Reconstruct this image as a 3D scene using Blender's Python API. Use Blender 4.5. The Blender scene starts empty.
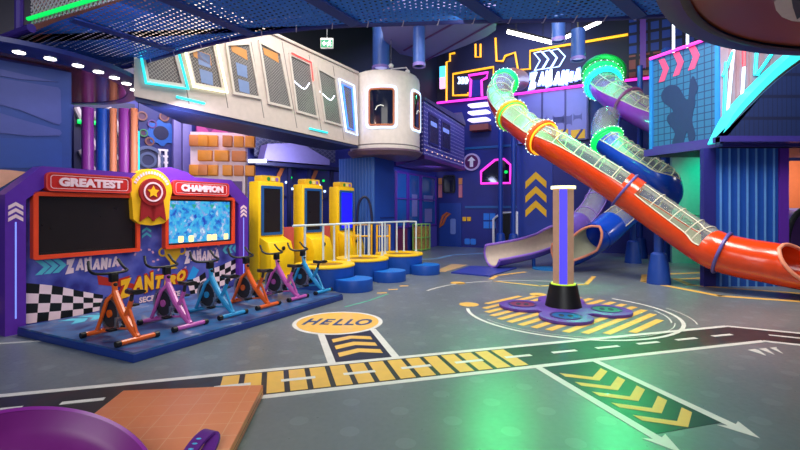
import bpy, bmesh, math, random
from mathutils import Vector, Matrix, Quaternion

random.seed(7)
SC = bpy.context.scene
COL = SC.collection
PI = math.pi
# ------------------------------------------------------------------ camera
F, HOR, H = 440.0, 210.0, 1.55          # focal length and horizon row in an 800x450 frame, eye height
cam_d = bpy.data.cameras.new('camera')
cam_d.sensor_width = 36.0
cam_d.lens = 36.0 * F / 800.0
cam_d.shift_y = -(225.0 - HOR) / 800.0
cam_d.clip_start = 0.05
cam = bpy.data.objects.new('camera', cam_d)
COL.objects.link(cam)
cam.location = (0, 0, H)
cam.rotation_euler = (PI / 2, 0, 0)
SC.camera = cam
SC.view_settings.view_transform = 'Standard'
SC.view_settings.look = 'None'
SC.view_settings.gamma = 1.0
SC.view_settings.exposure = 0.0
SC.view_settings.use_curve_mapping = False


def c(r, g, b):
    def f(v):
        v = v / 255.0
        return v / 12.92 if v <= 0.04045 else ((v + 0.055) / 1.055) ** 2.4
    return (f(r), f(g), f(b), 1.0)


# ------------------------------------------------------------------ world, lamps of the hall and added fill lights
wd = bpy.data.worlds.new('hall_air')
SC.world = wd
wd.use_nodes = True
wd.node_tree.nodes['Background'].inputs[0].default_value = (0.27, 0.39, 0.62, 1)
wd.node_tree.nodes['Background'].inputs[1].default_value = 0.42


def aim(o, target):
    d = Vector(target) - o.location
    o.rotation_euler = d.to_track_quat('-Z', 'Y').to_euler()


def area(name, loc, target, size, power, col, size_y=None):
    l = bpy.data.lights.new(name, 'AREA')
    l.shape = 'RECTANGLE'
    l.size = size
    l.size_y = size_y or size
    l.energy = power
    l.color = col
    o = bpy.data.objects.new(name, l)
    COL.objects.link(o)
    o.location = loc
    aim(o, target)
    return o


def spot(name, loc, target, power, col, angle=50, blend=0.6, r=0.1):
    l = bpy.data.lights.new(name, 'SPOT')
    l.energy = power
    l.color = col
    l.spot_size = math.radians(angle)
    l.spot_blend = blend
    l.shadow_soft_size = r
    o = bpy.data.objects.new(name, l)
    COL.objects.link(o)
    o.location = loc
    aim(o, target)
    return o


def point(name, loc, power, col, r=0.08):
    l = bpy.data.lights.new(name, 'POINT')
    l.energy = power
    l.color = col
    l.shadow_soft_size = r
    o = bpy.data.objects.new(name, l)
    COL.objects.link(o)
    o.location = loc
    return o


WHITE, COOL = (1.0, 0.96, 0.88), (0.72, 0.80, 1.0)
area('entrance_fill', (-0.5, -3.5, 5.5), (-0.5, 4.5, 0.3), 5.0, 360, WHITE)  # unseen fill added behind the camera for the near floor
area('hall_lamp_centre', (1.8, 8.6, 8.4), (1.8, 8.6, 0), 4.0, 560, WHITE)
area('hall_lamp_machines', (-2.2, 7.4, 6.8), (-2.6, 8.4, 0), 2.5, 260, WHITE)
area('hall_lamp_bridge', (1.2, 5.9, 4.2), (-2.6, 9.4, 4.2), 1.6, 14, WHITE)
area('slides_fill', (5.0, 6.4, 5.6), (6.8, 9.6, 1.2), 2.0, 300, WHITE)  # frontal fill added to brighten the fluted pillar
area('deck_fill', (0.0, -2.6, 2.6), (0.3, 5.2, 3.9), 3.0, 95, (0.85, 0.9, 1.0))  # unseen fill aimed upward, added to light the deck's underside
area('column_fill', (-3.55, 7.15, 2.9), (-4.9, 8.9, 1.7), 0.5, 60, (0.95, 0.85, 1.0))  # fill added to lift the dark padded columns
area('wall_wash_blue', (3.6, 14.6, 7.6), (4.4, 17.6, 3.0), 4.0, 330, (0.30, 0.36, 1.0))
area('wall_wash_violet', (-5.5, 10.2, 5.8), (-7.0, 12.8, 3.0), 3.0, 220, (0.80, 0.68, 1.0))
area('corner_wash_violet', (-3.2, 4.6, 3.6), (-5.2, 6.2, 1.7), 1.4, 9, (0.62, 0.62, 1.0))
spot('green_spot_collar', (2.95, 13.2, 5.7), (1.0, 4.2, 0), 850, (0.02, 1.0, 0.22), 26, 0.9, 0.7)  # added spot throwing the collar's green glow onto the floor
spot('green_spot_mouth', (6.6, 13.2, 5.9), (2.0, 4.0, 0), 850, (0.02, 1.0, 0.26), 24, 0.9, 0.7)  # added spot for the slide mouth's green streak on the floor
spot('green_spot_pillar', (5.2, 11.6, 4.0), (2.9, 8.0, 0), 900, (0.02, 1.0, 0.35), 36, 0.9, 0.6)  # added green spot for the floor by the light pillar
area('end_wall_fill', (9.7, 9.7, 2.6), (9.9, 11.2, 1.6), 0.6, 45, WHITE)  # no fixture here; added so the orange wall does not stay dark
area('climbing_wall_fill', (-3.3, 12.2, 3.1), (-3.5, 14.6, 1.7), 0.8, 60, (0.75, 0.75, 1.0))  # fill added under the bridge to show the climbing pads
area('storefront_fill', (1.2, 15.3, 3.0), (0.5, 17.2, 1.0), 0.6, 40, (0.6, 0.65, 1.0))  # added light for the dim storefront, not a real fitting
point('side_gallery_fill', (-4.0, 5.9, 5.1), 45, (1.0, 0.8, 0.65), 0.15)  # unseen point added to light the amber board behind the netting
spot('green_spot_corner', (9.0, 10.8, 3.2), (9.4, 13.4, 1.3), 260, (0.0, 1.0, 0.55), 90, 0.8)
spot('amber_spot_lane', (4.5, 8.6, 6.9), (4.6, 6.6, 0), 110, (1.0, 0.75, 0.6), 40, 0.9)


# ------------------------------------------------------------------ picture -> place helpers
def W(px, py, Y):
    return Vector(((px - 400.0) / F * Y, Y, H - (py - HOR) / F * Y))


def G(px, py, z=0.0):
    Y = F * (H - z) / (py - HOR)
    return Vector(((px - 400.0) / F * Y, Y, z))


class Frame:
    """A standing plane: origin, local x along it, local -y its front."""
    def __init__(self, loc, rz):
        self.loc = Vector(loc)
        self.rz = rz
        self.x = Vector((math.cos(rz), math.sin(rz), 0))
        self.y = Vector((-math.sin(rz), math.cos(rz), 0))

    def at(self, px, py, y0=0.0):
        d = Vector(((px - 400.0) / F, 1.0, -(py - HOR) / F))
        cpos = Vector((0, 0, H))
        t = (y0 + (self.loc - cpos).dot(self.y)) / d.dot(self.y)
        p = cpos + d * t
        return ((p - self.loc).dot(self.x), p.z - self.loc.z)

    def poly(self, pts, y0=0.0):
        return [self.at(a, b, y0) for a, b in pts]

    def world(self, x, y, z):
        return self.loc + self.x * x + self.y * y + Vector((0, 0, z))


# ------------------------------------------------------------------ materials
MATS = {}


def nodes_of(name):
    m = bpy.data.materials.new(name)
    m.use_nodes = True
    nt = m.node_tree
    return m, nt, nt.nodes['Principled BSDF'], nt.nodes['Material Output']


def nn(nt, kind, **kw):
    n = nt.nodes.new(kind)
    for k, v in kw.items():
        setattr(n, k, v)
    return n


def mth(nt, op, a, b=None, cc=None):
    n = nt.nodes.new('ShaderNodeMath')
    n.operation = op
    for i, v in enumerate((a, b, cc)):
        if v is None:
            continue
        if isinstance(v, (int, float)):
            n.inputs[i].default_value = v
        else:
            nt.links.new(v, n.inputs[i])
    return n.outputs[0]


def mixc(nt, fac, a, b):
    n = nt.nodes.new('ShaderNodeMix')
    n.data_type = 'RGBA'
    for s, v in ((0, fac), (6, a), (7, b)):
        if isinstance(v, (int, float)):
            n.inputs[s].default_value = v
        elif isinstance(v, tuple):
            n.inputs[s].default_value = v
        else:
            nt.links.new(v, n.inputs[s])
    return n.outputs[2]


def coords(nt, scale=None, rot=None):
    tc = nn(nt, 'ShaderNodeTexCoord')
    out = tc.outputs['Object']
    if scale or rot:
        mp = nn(nt, 'ShaderNodeMapping')
        if scale:
            mp.inputs['Scale'].default_value = scale
        if rot:
            mp.inputs['Rotation'].default_value = rot
        nt.links.new(out, mp.inputs[0])
        out = mp.outputs[0]
    return out


def sep(nt, v):
    n = nn(nt, 'ShaderNodeSeparateXYZ')
    nt.links.new(v, n.inputs[0])
    return n.outputs


def mat(name, col, rough=0.5, metal=0.0, var=0.12, scale=9.0, coat=0.0):
    if name in MATS:
        return MATS[name]
    m, nt, b, out = nodes_of(name)
    tx = nn(nt, 'ShaderNodeTexNoise')
    tx.inputs['Scale'].default_value = scale
    tx.inputs['Detail'].default_value = 3
    nt.links.new(coords(nt), tx.inputs['Vector'])
    lo = tuple(v * (1 - var) for v in col[:3]) + (1,)
    hi = tuple(min(1, v * (1 + var)) for v in col[:3]) + (1,)
    nt.links.new(mixc(nt, tx.outputs[0], lo, hi), b.inputs['Base Color'])
    nt.links.new(mth(nt, 'MULTIPLY_ADD', tx.outputs[0], 0.12, max(0.02, rough - 0.06)), b.inputs['Roughness'])
    b.inputs['Metallic'].default_value = metal
    b.inputs['Coat Weight'].default_value = coat
    MATS[name] = m
    return m


def glow(name, col, strength=3.0):
    if name in MATS:
        return MATS[name]
    m, nt, b, out = nodes_of(name)
    b.inputs['Base Color'].default_value = col
    tx = nn(nt, 'ShaderNodeTexNoise')
    tx.inputs['Scale'].default_value = 4
    nt.links.new(coords(nt), tx.inputs['Vector'])
    b.inputs['Emission Color'].default_value = col
    nt.links.new(mth(nt, 'MULTIPLY_ADD', tx.outputs[0], strength * 0.2, strength * 0.9), b.inputs['Emission Strength'])
    MATS[name] = m
    return m


def tiles(name, base, line, w, h, thick=0.06, rough=0.5, axes='xz', rot=0.0, emit=0.0):
    """plain grid of seams in object coordinates"""
    if name in MATS:
        return MATS[name]
    m, nt, b, out = nodes_of(name)
    s = sep(nt, coords(nt, rot=(0, 0, rot) if axes == 'xy' else (0, rot, 0)))
    ia, ib = {'xz': (0, 2), 'xy': (0, 1), 'yz': (1, 2)}[axes]
    fx = mth(nt, 'FRACT', mth(nt, 'DIVIDE', s[ia], w))
    fz = mth(nt, 'FRACT', mth(nt, 'DIVIDE', s[ib], h))
    g = mth(nt, 'MAXIMUM', mth(nt, 'LESS_THAN', fx, thick), mth(nt, 'LESS_THAN', fz, thick))
    tx = nn(nt, 'ShaderNodeTexNoise')
    tx.inputs['Scale'].default_value = 5
    nt.links.new(coords(nt), tx.inputs['Vector'])
    dark = tuple(v * .85 for v in base[:3]) + (1,)
    colr = mixc(nt, g, mixc(nt, tx.outputs[0], dark, base), line)
    nt.links.new(colr, b.inputs['Base Color'])
    b.inputs['Roughness'].default_value = rough
    if emit:
        nt.links.new(colr, b.inputs['Emission Color'])
        b.inputs['Emission Strength'].default_value = emit
    MATS[name] = m
    return m


def dots(name, base, dot, w, r, rough=0.5, axes='xz', emit=0.0, sparse=0.0):
    if name in MATS:
        return MATS[name]
    m, nt, b, out = nodes_of(name)
    s = sep(nt, coords(nt))
    ia, ib = {'xz': (0, 2), 'xy': (0, 1)}[axes]
    a = mth(nt, 'DIVIDE', s[ia], w)
    bb = mth(nt, 'DIVIDE', s[ib], w)
    fx = mth(nt, 'SUBTRACT', mth(nt, 'FRACT', a), 0.5)
    fz = mth(nt, 'SUBTRACT', mth(nt, 'FRACT', bb), 0.5)
    d = mth(nt, 'SQRT', mth(nt, 'ADD', mth(nt, 'MULTIPLY', fx, fx), mth(nt, 'MULTIPLY', fz, fz)))
    g = mth(nt, 'LESS_THAN', d, r / w)
    if sparse:
        wn = nn(nt, 'ShaderNodeTexWhiteNoise')
        cv = nn(nt, 'ShaderNodeCombineXYZ')
        nt.links.new(mth(nt, 'FLOOR', a), cv.inputs[0])
        nt.links.new(mth(nt, 'FLOOR', bb), cv.inputs[1])
        nt.links.new(cv.outputs[0], wn.inputs['Vector'])
        g = mth(nt, 'MULTIPLY', g, mth(nt, 'LESS_THAN', wn.outputs['Value'], sparse))
    nt.links.new(mixc(nt, g, base, dot), b.inputs['Base Color'])
    b.inputs['Roughness'].default_value = rough
    if emit:
        b.inputs['Emission Color'].default_value = dot
        nt.links.new(mth(nt, 'MULTIPLY', g, emit), b.inputs['Emission Strength'])
    MATS[name] = m
    return m


def clear_plastic():
    m, nt, b, out = nodes_of('clear_plastic')
    tx = nn(nt, 'ShaderNodeTexNoise')
    tx.inputs['Scale'].default_value = 6
    nt.links.new(coords(nt), tx.inputs['Vector'])
    nt.links.new(mixc(nt, tx.outputs[0], c(205, 205, 195), c(235, 232, 222)), b.inputs['Base Color'])
    b.inputs['Roughness'].default_value = 0.12
    tr = nn(nt, 'ShaderNodeBsdfTransparent')
    tr.inputs[0].default_value = (0.97, 0.98, 0.97, 1)
    mx = nn(nt, 'ShaderNodeMixShader')
    fr = nn(nt, 'ShaderNodeFresnel')
    nt.links.new(mth(nt, 'MULTIPLY_ADD', fr.outputs[0], 0.22, 0.04), mx.inputs[0])
    nt.links.new(tr.outputs[0], mx.inputs[1])
    nt.links.new(b.outputs[0], mx.inputs[2])
    nt.links.new(mx.outputs[0], out.inputs[0])
    return m


def holed(name, base, cell, hole, rot=0.0, patch=0.45):
    """webbing with real see-through holes"""
    m, nt, b, out = nodes_of(name)
    v = coords(nt, rot=(0, 0, rot))
    s = sep(nt, v)
    a = mth(nt, 'DIVIDE', s[0], cell)
    bb = mth(nt, 'DIVIDE', s[1], cell)
    row = mth(nt, 'MULTIPLY', mth(nt, 'MODULO', mth(nt, 'FLOOR', bb), 2.0), 0.5)
    fx = mth(nt, 'SUBTRACT', mth(nt, 'FRACT', mth(nt, 'ADD', a, row)), 0.5)
    fz = mth(nt, 'SUBTRACT', mth(nt, 'FRACT', bb), 0.5)
    d = mth(nt, 'SQRT', mth(nt, 'ADD', mth(nt, 'MULTIPLY', fx, fx), mth(nt, 'MULTIPLY', fz, fz)))
    tx = nn(nt, 'ShaderNodeTexNoise')
    tx.inputs['Scale'].default_value = 1.3
    nt.links.new(v, tx.inputs['Vector'])
    size = mth(nt, 'MULTIPLY_ADD', tx.outputs[0], 0.5, hole - 0.25)
    g = mth(nt, 'LESS_THAN', d, size)
    edge = mth(nt, 'SMOOTH_MIN', mth(nt, 'MULTIPLY', d, 2.2), 1.0, 0.1)
    tx2 = nn(nt, 'ShaderNodeTexNoise')
    tx2.inputs['Scale'].default_value = 14
    nt.links.new(v, tx2.inputs['Vector'])
    nt.links.new(mixc(nt, tx2.outputs[0], tuple(x * .7 for x in base[:3]) + (1,), tuple(x * 1.25 for x in base[:3]) + (1,)), b.inputs['Base Color'])
    b.inputs['Roughness'].default_value = 0.75
    tr = nn(nt, 'ShaderNodeBsdfTransparent')
    mx = nn(nt, 'ShaderNodeMixShader')
    nt.links.new(g, mx.inputs[0])
    nt.links.new(b.outputs[0], mx.inputs[1])
    nt.links.new(tr.outputs[0], mx.inputs[2])
    nt.links.new(mx.outputs[0], out.inputs[0])
    MATS[name] = m
    return m


def diamond(name, base, line, cell, thick, rough=0.3):
    m, nt, b, out = nodes_of(name)
    s = sep(nt, coords(nt, rot=(0, PI / 4, 0)))
    fx = mth(nt, 'FRACT', mth(nt, 'DIVIDE', s[0], cell))
    fz = mth(nt, 'FRACT', mth(nt, 'DIVIDE', s[2], cell))
    g = mth(nt, 'MAXIMUM', mth(nt, 'LESS_THAN', fx, thick), mth(nt, 'LESS_THAN', fz, thick))
    tx = nn(nt, 'ShaderNodeTexNoise')
    tx.inputs['Scale'].default_value = 1.6
    nt.links.new(coords(nt), tx.inputs['Vector'])
    nt.links.new(mixc(nt, g, mixc(nt, tx.outputs[0], tuple(x * .6 for x in base[:3]) + (1,), tuple(x * 1.4 for x in base[:3]) + (1,)), line), b.inputs['Base Color'])
    b.inputs['Roughness'].default_value = rough
    MATS[name] = m
    return m


def game_picture(name):
    m, nt, b, out = nodes_of(name)
    v = coords(nt)
    vo = nn(nt, 'ShaderNodeTexVoronoi')
    vo.inputs['Scale'].default_value = 17
    nt.links.new(v, vo.inputs['Vector'])
    no = nn(nt, 'ShaderNodeTexNoise')
    no.inputs['Scale'].default_value = 9
    no.inputs['Detail'].default_value = 5
    nt.links.new(v, no.inputs['Vector'])
    cr = nn(nt, 'ShaderNodeValToRGB')
    e = cr.color_ramp.elements
    e[0].position, e[0].color = 0.25, c(20, 60, 190)
    e[1].position, e[1].color = 0.75, c(215, 240, 255)
    for p, k in ((0.40, c(30, 150, 235)), (0.55, c(70, 200, 245)), (0.62, c(120, 160, 235))):
        q = e.new(p)
        q.color = k
    s2 = sep(nt, vo.outputs['Color'])
    nt.links.new(mth(nt, 'ADD', mth(nt, 'MULTIPLY', no.outputs[0], 0.75), mth(nt, 'MULTIPLY', s2[0], 0.28)), cr.inputs[0])
    b.inputs['Base Color'].default_value = (0.01, 0.01, 0.01, 1)
    nt.links.new(cr.outputs[0], b.inputs['Emission Color'])
    b.inputs['Emission Strength'].default_value = 0.9
    MATS[name] = m
    return m


def floor_mat():
    m, nt, b, out = nodes_of('vinyl_floor')
    v = coords(nt)
    n1 = nn(nt, 'ShaderNodeTexNoise')
    n1.inputs['Scale'].default_value = 0.9
    n1.inputs['Detail'].default_value = 6
    nt.links.new(v, n1.inputs['Vector'])
    n2 = nn(nt, 'ShaderNodeTexNoise')
    n2.inputs['Scale'].default_value = 22
    n2.inputs['Detail'].default_value = 4
    nt.links.new(v, n2.inputs['Vector'])
    base = mixc(nt, n1.outputs[0], c(88, 96, 102), c(128, 136, 138))
    base = mixc(nt, mth(nt, 'MULTIPLY', n2.outputs[0], 0.35), base, c(76, 86, 90))
    s = sep(nt, coords(nt, rot=(0, 0, 0.38)))
    a = mth(nt, 'DIVIDE', s[0], 0.42)
    bb = mth(nt, 'DIVIDE', s[1], 0.42)
    row = mth(nt, 'MULTIPLY', mth(nt, 'MODULO', mth(nt, 'FLOOR', bb), 2.0), 0.5)
    fx = mth(nt, 'SUBTRACT', mth(nt, 'FRACT', mth(nt, 'ADD', a, row)), 0.5)
    fy = mth(nt, 'SUBTRACT', mth(nt, 'FRACT', bb), 0.5)
    d = mth(nt, 'SQRT', mth(nt, 'ADD', mth(nt, 'MULTIPLY', fx, fx), mth(nt, 'MULTIPLY', fy, fy)))
    g = mth(nt, 'MULTIPLY', mth(nt, 'LESS_THAN', d, 0.165), mth(nt, 'MULTIPLY', n1.outputs[0], 0.7))
    base = mixc(nt, g, base, c(132, 142, 146))
    nt.links.new(base, b.inputs['Base Color'])
    nt.links.new(mth(nt, 'MULTIPLY_ADD', n2.outputs[0], 0.2, 0.22), b.inputs['Roughness'])
    b.inputs['Coat Weight'].default_value = 0.35
    b.inputs['Coat Roughness'].default_value = 0.36
    return m


# ------------------------------------------------------------------ mesh builder
class MB:
    def __init__(self, M=None):
        self.v, self.f = [], []
        self.M = M or Matrix.Identity(4)

    def add(self, vs, fs):
        k = len(self.v)
        self.v += [self.M @ Vector(p) for p in vs]
        self.f += [tuple(i + k for i in q) for q in fs]
        return self

    def box(self, ctr, size, rz=0.0, R=None):
        x, y, z = (s / 2.0 for s in size)
        R = R or Matrix.Rotation(rz, 3, 'Z')
        vs = [Vector(ctr) + R @ Vector((a * x, b * y, d * z)) for d in (-1, 1) for b in (-1, 1) for a in (-1, 1)]
        return self.add(vs, [(0, 2, 3, 1), (4, 5, 7, 6), (0, 1, 5, 4), (1, 3, 7, 5), (3, 2, 6, 7), (2, 0, 4, 6)])

    def span(self, lo, hi):
        return self.box([(a + b) / 2 for a, b in zip(lo, hi)], [abs(b - a) for a, b in zip(lo, hi)])

    def tube(self, pts, r, n=8, closed=False, caps=True):
        pts = [Vector(p) for p in pts]
        N = len(pts)
        rs = r if isinstance(r, (list, tuple)) else [r] * N
        T = []
        for i in range(N):
            a = pts[(i - 1) % N] if (closed or i > 0) else pts[i]
            b = pts[(i + 1) % N] if (closed or i < N - 1) else pts[i]
            d = (b - a)
            T.append(d.normalized() if d.length > 1e-9 else Vector((0, 0, 1)))
        up = Vector((0, 0, 1)) if abs(T[0].z) < 0.9 else Vector((1, 0, 0))
        s = T[0].cross(up).normalized()
        vs, fs = [], []
        for i in range(N):
            if i:
                q = T[i - 1].rotation_difference(T[i])
                s = (q @ s)
            s = (s - T[i] * s.dot(T[i])).normalized()
            u = s.cross(T[i])
            for k in range(n):
                a = 2 * PI * k / n
                vs.append(pts[i] + (s * math.cos(a) + u * math.sin(a)) * rs[i])
        for i in range(N if closed else N - 1):
            j = (i + 1) % N
            for k in range(n):
                l = (k + 1) % n
                fs.append((i * n + k, i * n + l, j * n + l, j * n + k))
        if caps and not closed:
            fs.append(tuple(range(n - 1, -1, -1)))
            fs.append(tuple((N - 1) * n + k for k in range(n)))
        return self.add(vs, fs)

    def cyl(self, p0, p1, r0, r1=None, n=20):
        return self.tube([p0, p1], [r0, r0 if r1 is None else r1], n)

    def lathe(self, prof, n=32, ctr=(0, 0, 0), a0=0.0, a1=2 * PI):
        full = abs(a1 - a0 - 2 * PI) < 1e-6
        m = n if full else n + 1
        vs, fs = [], []
        for r, z in prof:
            for k in range(m):
                a = a0 + (a1 - a0) * k / n
                vs.append((ctr[0] + r * math.cos(a), ctr[1] + r * math.sin(a), ctr[2] + z))
        for i in range(len(prof) - 1):
            for k in range(n):
                l = (k + 1) % m
                fs.append((i * m + k, i * m + l, (i + 1) * m + l, (i + 1) * m + k))
        return self.add(vs, fs)

    def disc(self, ctr, r, z0, z1, n=32):
        return self.lathe([(0.0001, z0), (r, z0), (r, z1), (0.0001, z1)], n, ctr)

    def plate(self, poly, y0, y1):
        """polygon in (x, z) given depth from y0 to y1"""
        n = len(poly)
        vs = [(x, y0, z) for x, z in poly] + [(x, y1, z) for x, z in poly]
        return self.add(vs, [tuple(range(n)), tuple(range(2 * n - 1, n - 1, -1))] + [(i, (i + 1) % n, n + (i + 1) % n, n + i) for i in range(n)])

    def slab(self, poly, z0, z1):
        n = len(poly)
        vs = [(p[0], p[1], z0) for p in poly] + [(p[0], p[1], z1) for p in poly]
        return self.add(vs, [tuple(range(n)), tuple(range(2 * n - 1, n - 1, -1))] + [(i, (i + 1) % n, n + (i + 1) % n, n + i) for i in range(n)])

    def ring(self, outer, inner, y0, y1):
        n = len(outer)
        vs = [(x, y0, z) for x, z in outer] + [(x, y0, z) for x, z in inner] + [(x, y1, z) for x, z in outer] + [(x, y1, z) for x, z in inner]
        fs = []
        for i in range(n):
            j = (i + 1) % n
            fs += [(i, j, n + j, n + i), (2 * n + i, 3 * n + i, 3 * n + j, 2 * n + j), (i, 2 * n + i, 2 * n + j, j), (n + i, n + j, 3 * n + j, 3 * n + i)]
        return self.add(vs, fs)

    def ball(self, ctr, r, n=8, sc=(1, 1, 1)):
        vs, fs = [], []
        for i in range(1, n):
            t = PI * i / n
            for k in range(2 * n):
                a = PI * k / n
                vs.append((ctr[0] + r * sc[0] * math.sin(t) * math.cos(a), ctr[1] + r * sc[1] * math.sin(t) * math.sin(a), ctr[2] + r * sc[2] * math.cos(t)))
        m = 2 * n
        for i in range(n - 2):
            for k in range(m):
                fs.append((i * m + k, (i + 1) * m + k, (i + 1) * m + (k + 1) % m, i * m + (k + 1) % m))
        fs.append(tuple(range(m)))
        fs.append(tuple((n - 2) * m + k for k in range(m - 1, -1, -1)))
        return self.add(vs, fs)

    def sheet(self, poly, y):
        return self.add([(x, y, z) for x, z in poly], [tuple(range(len(poly)))])

    def text(self, s, x0, z0, x1, z1, y, depth=0.006, bold=0.02, shear=0.0, jag=0.0, skew=0.0):
        """lettering standing in the x-z plane, facing -y, fitted to a box"""
        vs, fs = letters(s, bold, shear, jag)
        xs = [p[0] for p in vs]
        zs = [p[1] for p in vs]
        ax, az = min(xs), min(zs)
        kx, kz = (x1 - x0) / (max(xs) - ax), (z1 - z0) / (max(zs) - az)
        out = [(x0 + (p[0] - ax) * kx, y - p[2] * depth, z0 + (p[1] - az) * kz + skew * (p[0] - ax) * kx) for p in vs]
        return self.add(out, fs)

    def build(self, name, material, parent=None, world=False, smooth=35, bevel=0.0, bevel_seg=2):
        vs = self.v
        if parent is not None and world:
            inv = ROOTM[parent.name].inverted()
            vs = [inv @ p for p in vs]
        me = bpy.data.meshes.new(name)
        bm = bmesh.new()
        bv = [bm.verts.new(p) for p in vs]
        for q in self.f:
            try:
                bm.faces.new([bv[i] for i in q])
            except ValueError:
                pass
        if bevel:
            bmesh.ops.remove_doubles(bm, verts=bm.verts[:], dist=1e-5)
            bmesh.ops.recalc_face_normals(bm, faces=bm.faces[:])
            ed = [e for e in bm.edges if len(e.link_faces) == 2 and e.calc_face_angle(0) > 0.6]
            bmesh.ops.bevel(bm, geom=ed, offset=bevel, segments=bevel_seg, affect='EDGES', profile=0.5, clamp_overlap=True)
        bmesh.ops.recalc_face_normals(bm, faces=bm.faces[:])
        bm.to_mesh(me)
        bm.free()
        if smooth:
            for p in me.polygons:
                p.use_smooth = True
            me.set_sharp_from_angle(angle=math.radians(smooth))
        me.materials.append(material)
        o = bpy.data.objects.new(name, me)
        COL.objects.link(o)
        if parent is not None:
            o.parent = parent
        return o


TXT = {}


def letters(s, bold, shear, jag):
    key = (s, bold, shear, jag)
    if key in TXT:
        return TXT[key]
    vs, fs = [], []
    cx = 0.0
    rnd = random.Random(len(s) * 7 + 3)
    for ch in (s if jag else [s]):
        if ch == ' ':
            cx += 0.3
            continue
        cu = bpy.data.curves.new('lettering', 'FONT')
        cu.body = ch
        cu.size = 1.0
        cu.offset = bold
        cu.shear = shear
        cu.extrude = 0.5
        cu.resolution_u = 3
        o = bpy.data.objects.new('lettering', cu)
        COL.objects.link(o)
        dg = bpy.context.evaluated_depsgraph_get()
        me = bpy.data.meshes.new_from_object(o.evaluated_get(dg))
        k = len(vs)
        pv = [tuple(v.co) for v in me.vertices]
        xs = [p[0] for p in pv]
        ax, bx = min(xs), max(xs)
        sc = 1.0 + (rnd.uniform(-jag, jag) if jag else 0)
        dz = rnd.uniform(-jag, jag) * 0.3 if jag else 0
        an = rnd.uniform(-jag, jag) * 0.6 if jag else 0
        for x, y, z in pv:
            xx, yy = (x - ax), (y - 0.35) * sc
            vs.append((cx + xx * math.cos(an) - yy * math.sin(an), xx * math.sin(an) + yy * math.cos(an) + 0.35 + dz, z + 0.5))
        fs += [tuple(i + k for i in p.vertices) for p in me.polygons]
        cx += (bx - ax) + 0.03
        bpy.data.objects.remove(o)
        bpy.data.meshes.remove(me)
        bpy.data.curves.remove(cu)
    TXT[key] = (vs, fs)
    return TXT[key]


ROOTM = {}


def tag(o, label, cat, group=None, kind='thing'):
    o['label'] = label
    o['category'] = cat
    o['kind'] = kind
    if group:
        o['group'] = group
    return o


def thing(name, label, cat, loc=(0, 0, 0), rz=0.0, group=None):
    o = bpy.data.objects.new(name, None)
    COL.objects.link(o)
    o.empty_display_size = 0.1
    o.location = loc
    o.rotation_euler = (0, 0, rz)
    ROOTM[o.name] = Matrix.Translation(Vector(loc)) @ Matrix.Rotation(rz, 4, 'Z')
    return tag(o, label, cat, group)


def solo(mb, name, material, label, cat, group=None, **kw):
    lo = Vector((min(p.x for p in mb.v), min(p.y for p in mb.v), min(p.z for p in mb.v)))
    hi = Vector((max(p.x for p in mb.v), max(p.y for p in mb.v), max(p.z for p in mb.v)))
    base = Vector(((lo.x + hi.x) / 2, (lo.y + hi.y) / 2, lo.z))
    mb.v = [p - base for p in mb.v]
    o = mb.build(name, material, None, **kw)
    o.location = base
    return tag(o, label, cat, group)


def struct(mb, name, material, label=None, **kw):
    o = mb.build(name, material, None, **kw)
    o['kind'] = 'structure'
    if label:
        o['label'] = label
    return o


def dup(root, loc, rz=None, label=None, recolor=None):
    r = root.copy()
    COL.objects.link(r)
    r.location = loc
    if rz is not None:
        r.rotation_euler = (0, 0, rz)
    if label:
        r['label'] = label

    def kids(o, n):
        for ch in list(o.children):
            q = ch.copy()
            if recolor and ch.data and ch.data.materials[0] in recolor:
                q.data = ch.data.copy()
                q.data.materials[0] = recolor[ch.data.materials[0]]
            COL.objects.link(q)
            q.parent = n
            kids(ch, q)
    kids(root, r)
    return r


def rrect(x0, z0, x1, z1, r, n=4):
    pts = []
    for cx, cz, a in ((x1 - r, z0 + r, -90), (x1 - r, z1 - r, 0), (x0 + r, z1 - r, 90), (x0 + r, z0 + r, 180)):
        for i in range(n + 1):
            t = math.radians(a + 90.0 * i / n)
            pts.append((cx + r * math.cos(t), cz + r * math.sin(t)))
    return pts


def circ(cx, cz, r, n=28):
    return [(cx + r * math.cos(2 * PI * i / n), cz + r * math.sin(2 * PI * i / n)) for i in range(n)]


def grow(poly, d):
    cx = sum(p[0] for p in poly) / len(poly)
    cz = sum(p[1] for p in poly) / len(poly)
    n = len(poly)
    out = []
    for i in range(n):
        a, b, e = Vector(poly[i - 1]), Vector(poly[i]), Vector(poly[(i + 1) % n])
        d1, d2 = (b - a).normalized(), (e - b).normalized()
        n1, n2 = Vector((d1.y, -d1.x)), Vector((d2.y, -d2.x))
        if n1.dot(b - Vector((cx, cz))) < 0:
            n1, n2 = -n1, -n2
        m = (n1 + n2)
        m = m / max(0.3, m.length_squared) * 2
        out.append((b.x + m.x * d, b.y + m.y * d))
    return out


def smooth_path(pts, n=8):
    pts = [Vector(p) for p in pts]
    out = []
    P = [pts[0] * 2 - pts[1]] + pts + [pts[-1] * 2 - pts[-2]]
    for i in range(1, len(P) - 2):
        for k in range(n):
            t = k / n
            a, b, d, e = P[i - 1], P[i], P[i + 1], P[i + 2]
            out.append(0.5 * ((2 * b) + (d - a) * t + (2 * a - 5 * b + 4 * d - e) * t * t + (3 * b - a - 3 * d + e) * t ** 3))
    out.append(pts[-1])
    return out


def chevron(cx, tip, w, h, t, up=1):
    """^ with its apex at height tip; h wing drop, t thickness"""
    return [(cx, tip), (cx + w / 2, tip - up * h), (cx + w / 2, tip - up * (h + t)), (cx, tip - up * t), (cx - w / 2, tip - up * (h + t)), (cx - w / 2, tip - up * h)]


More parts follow.
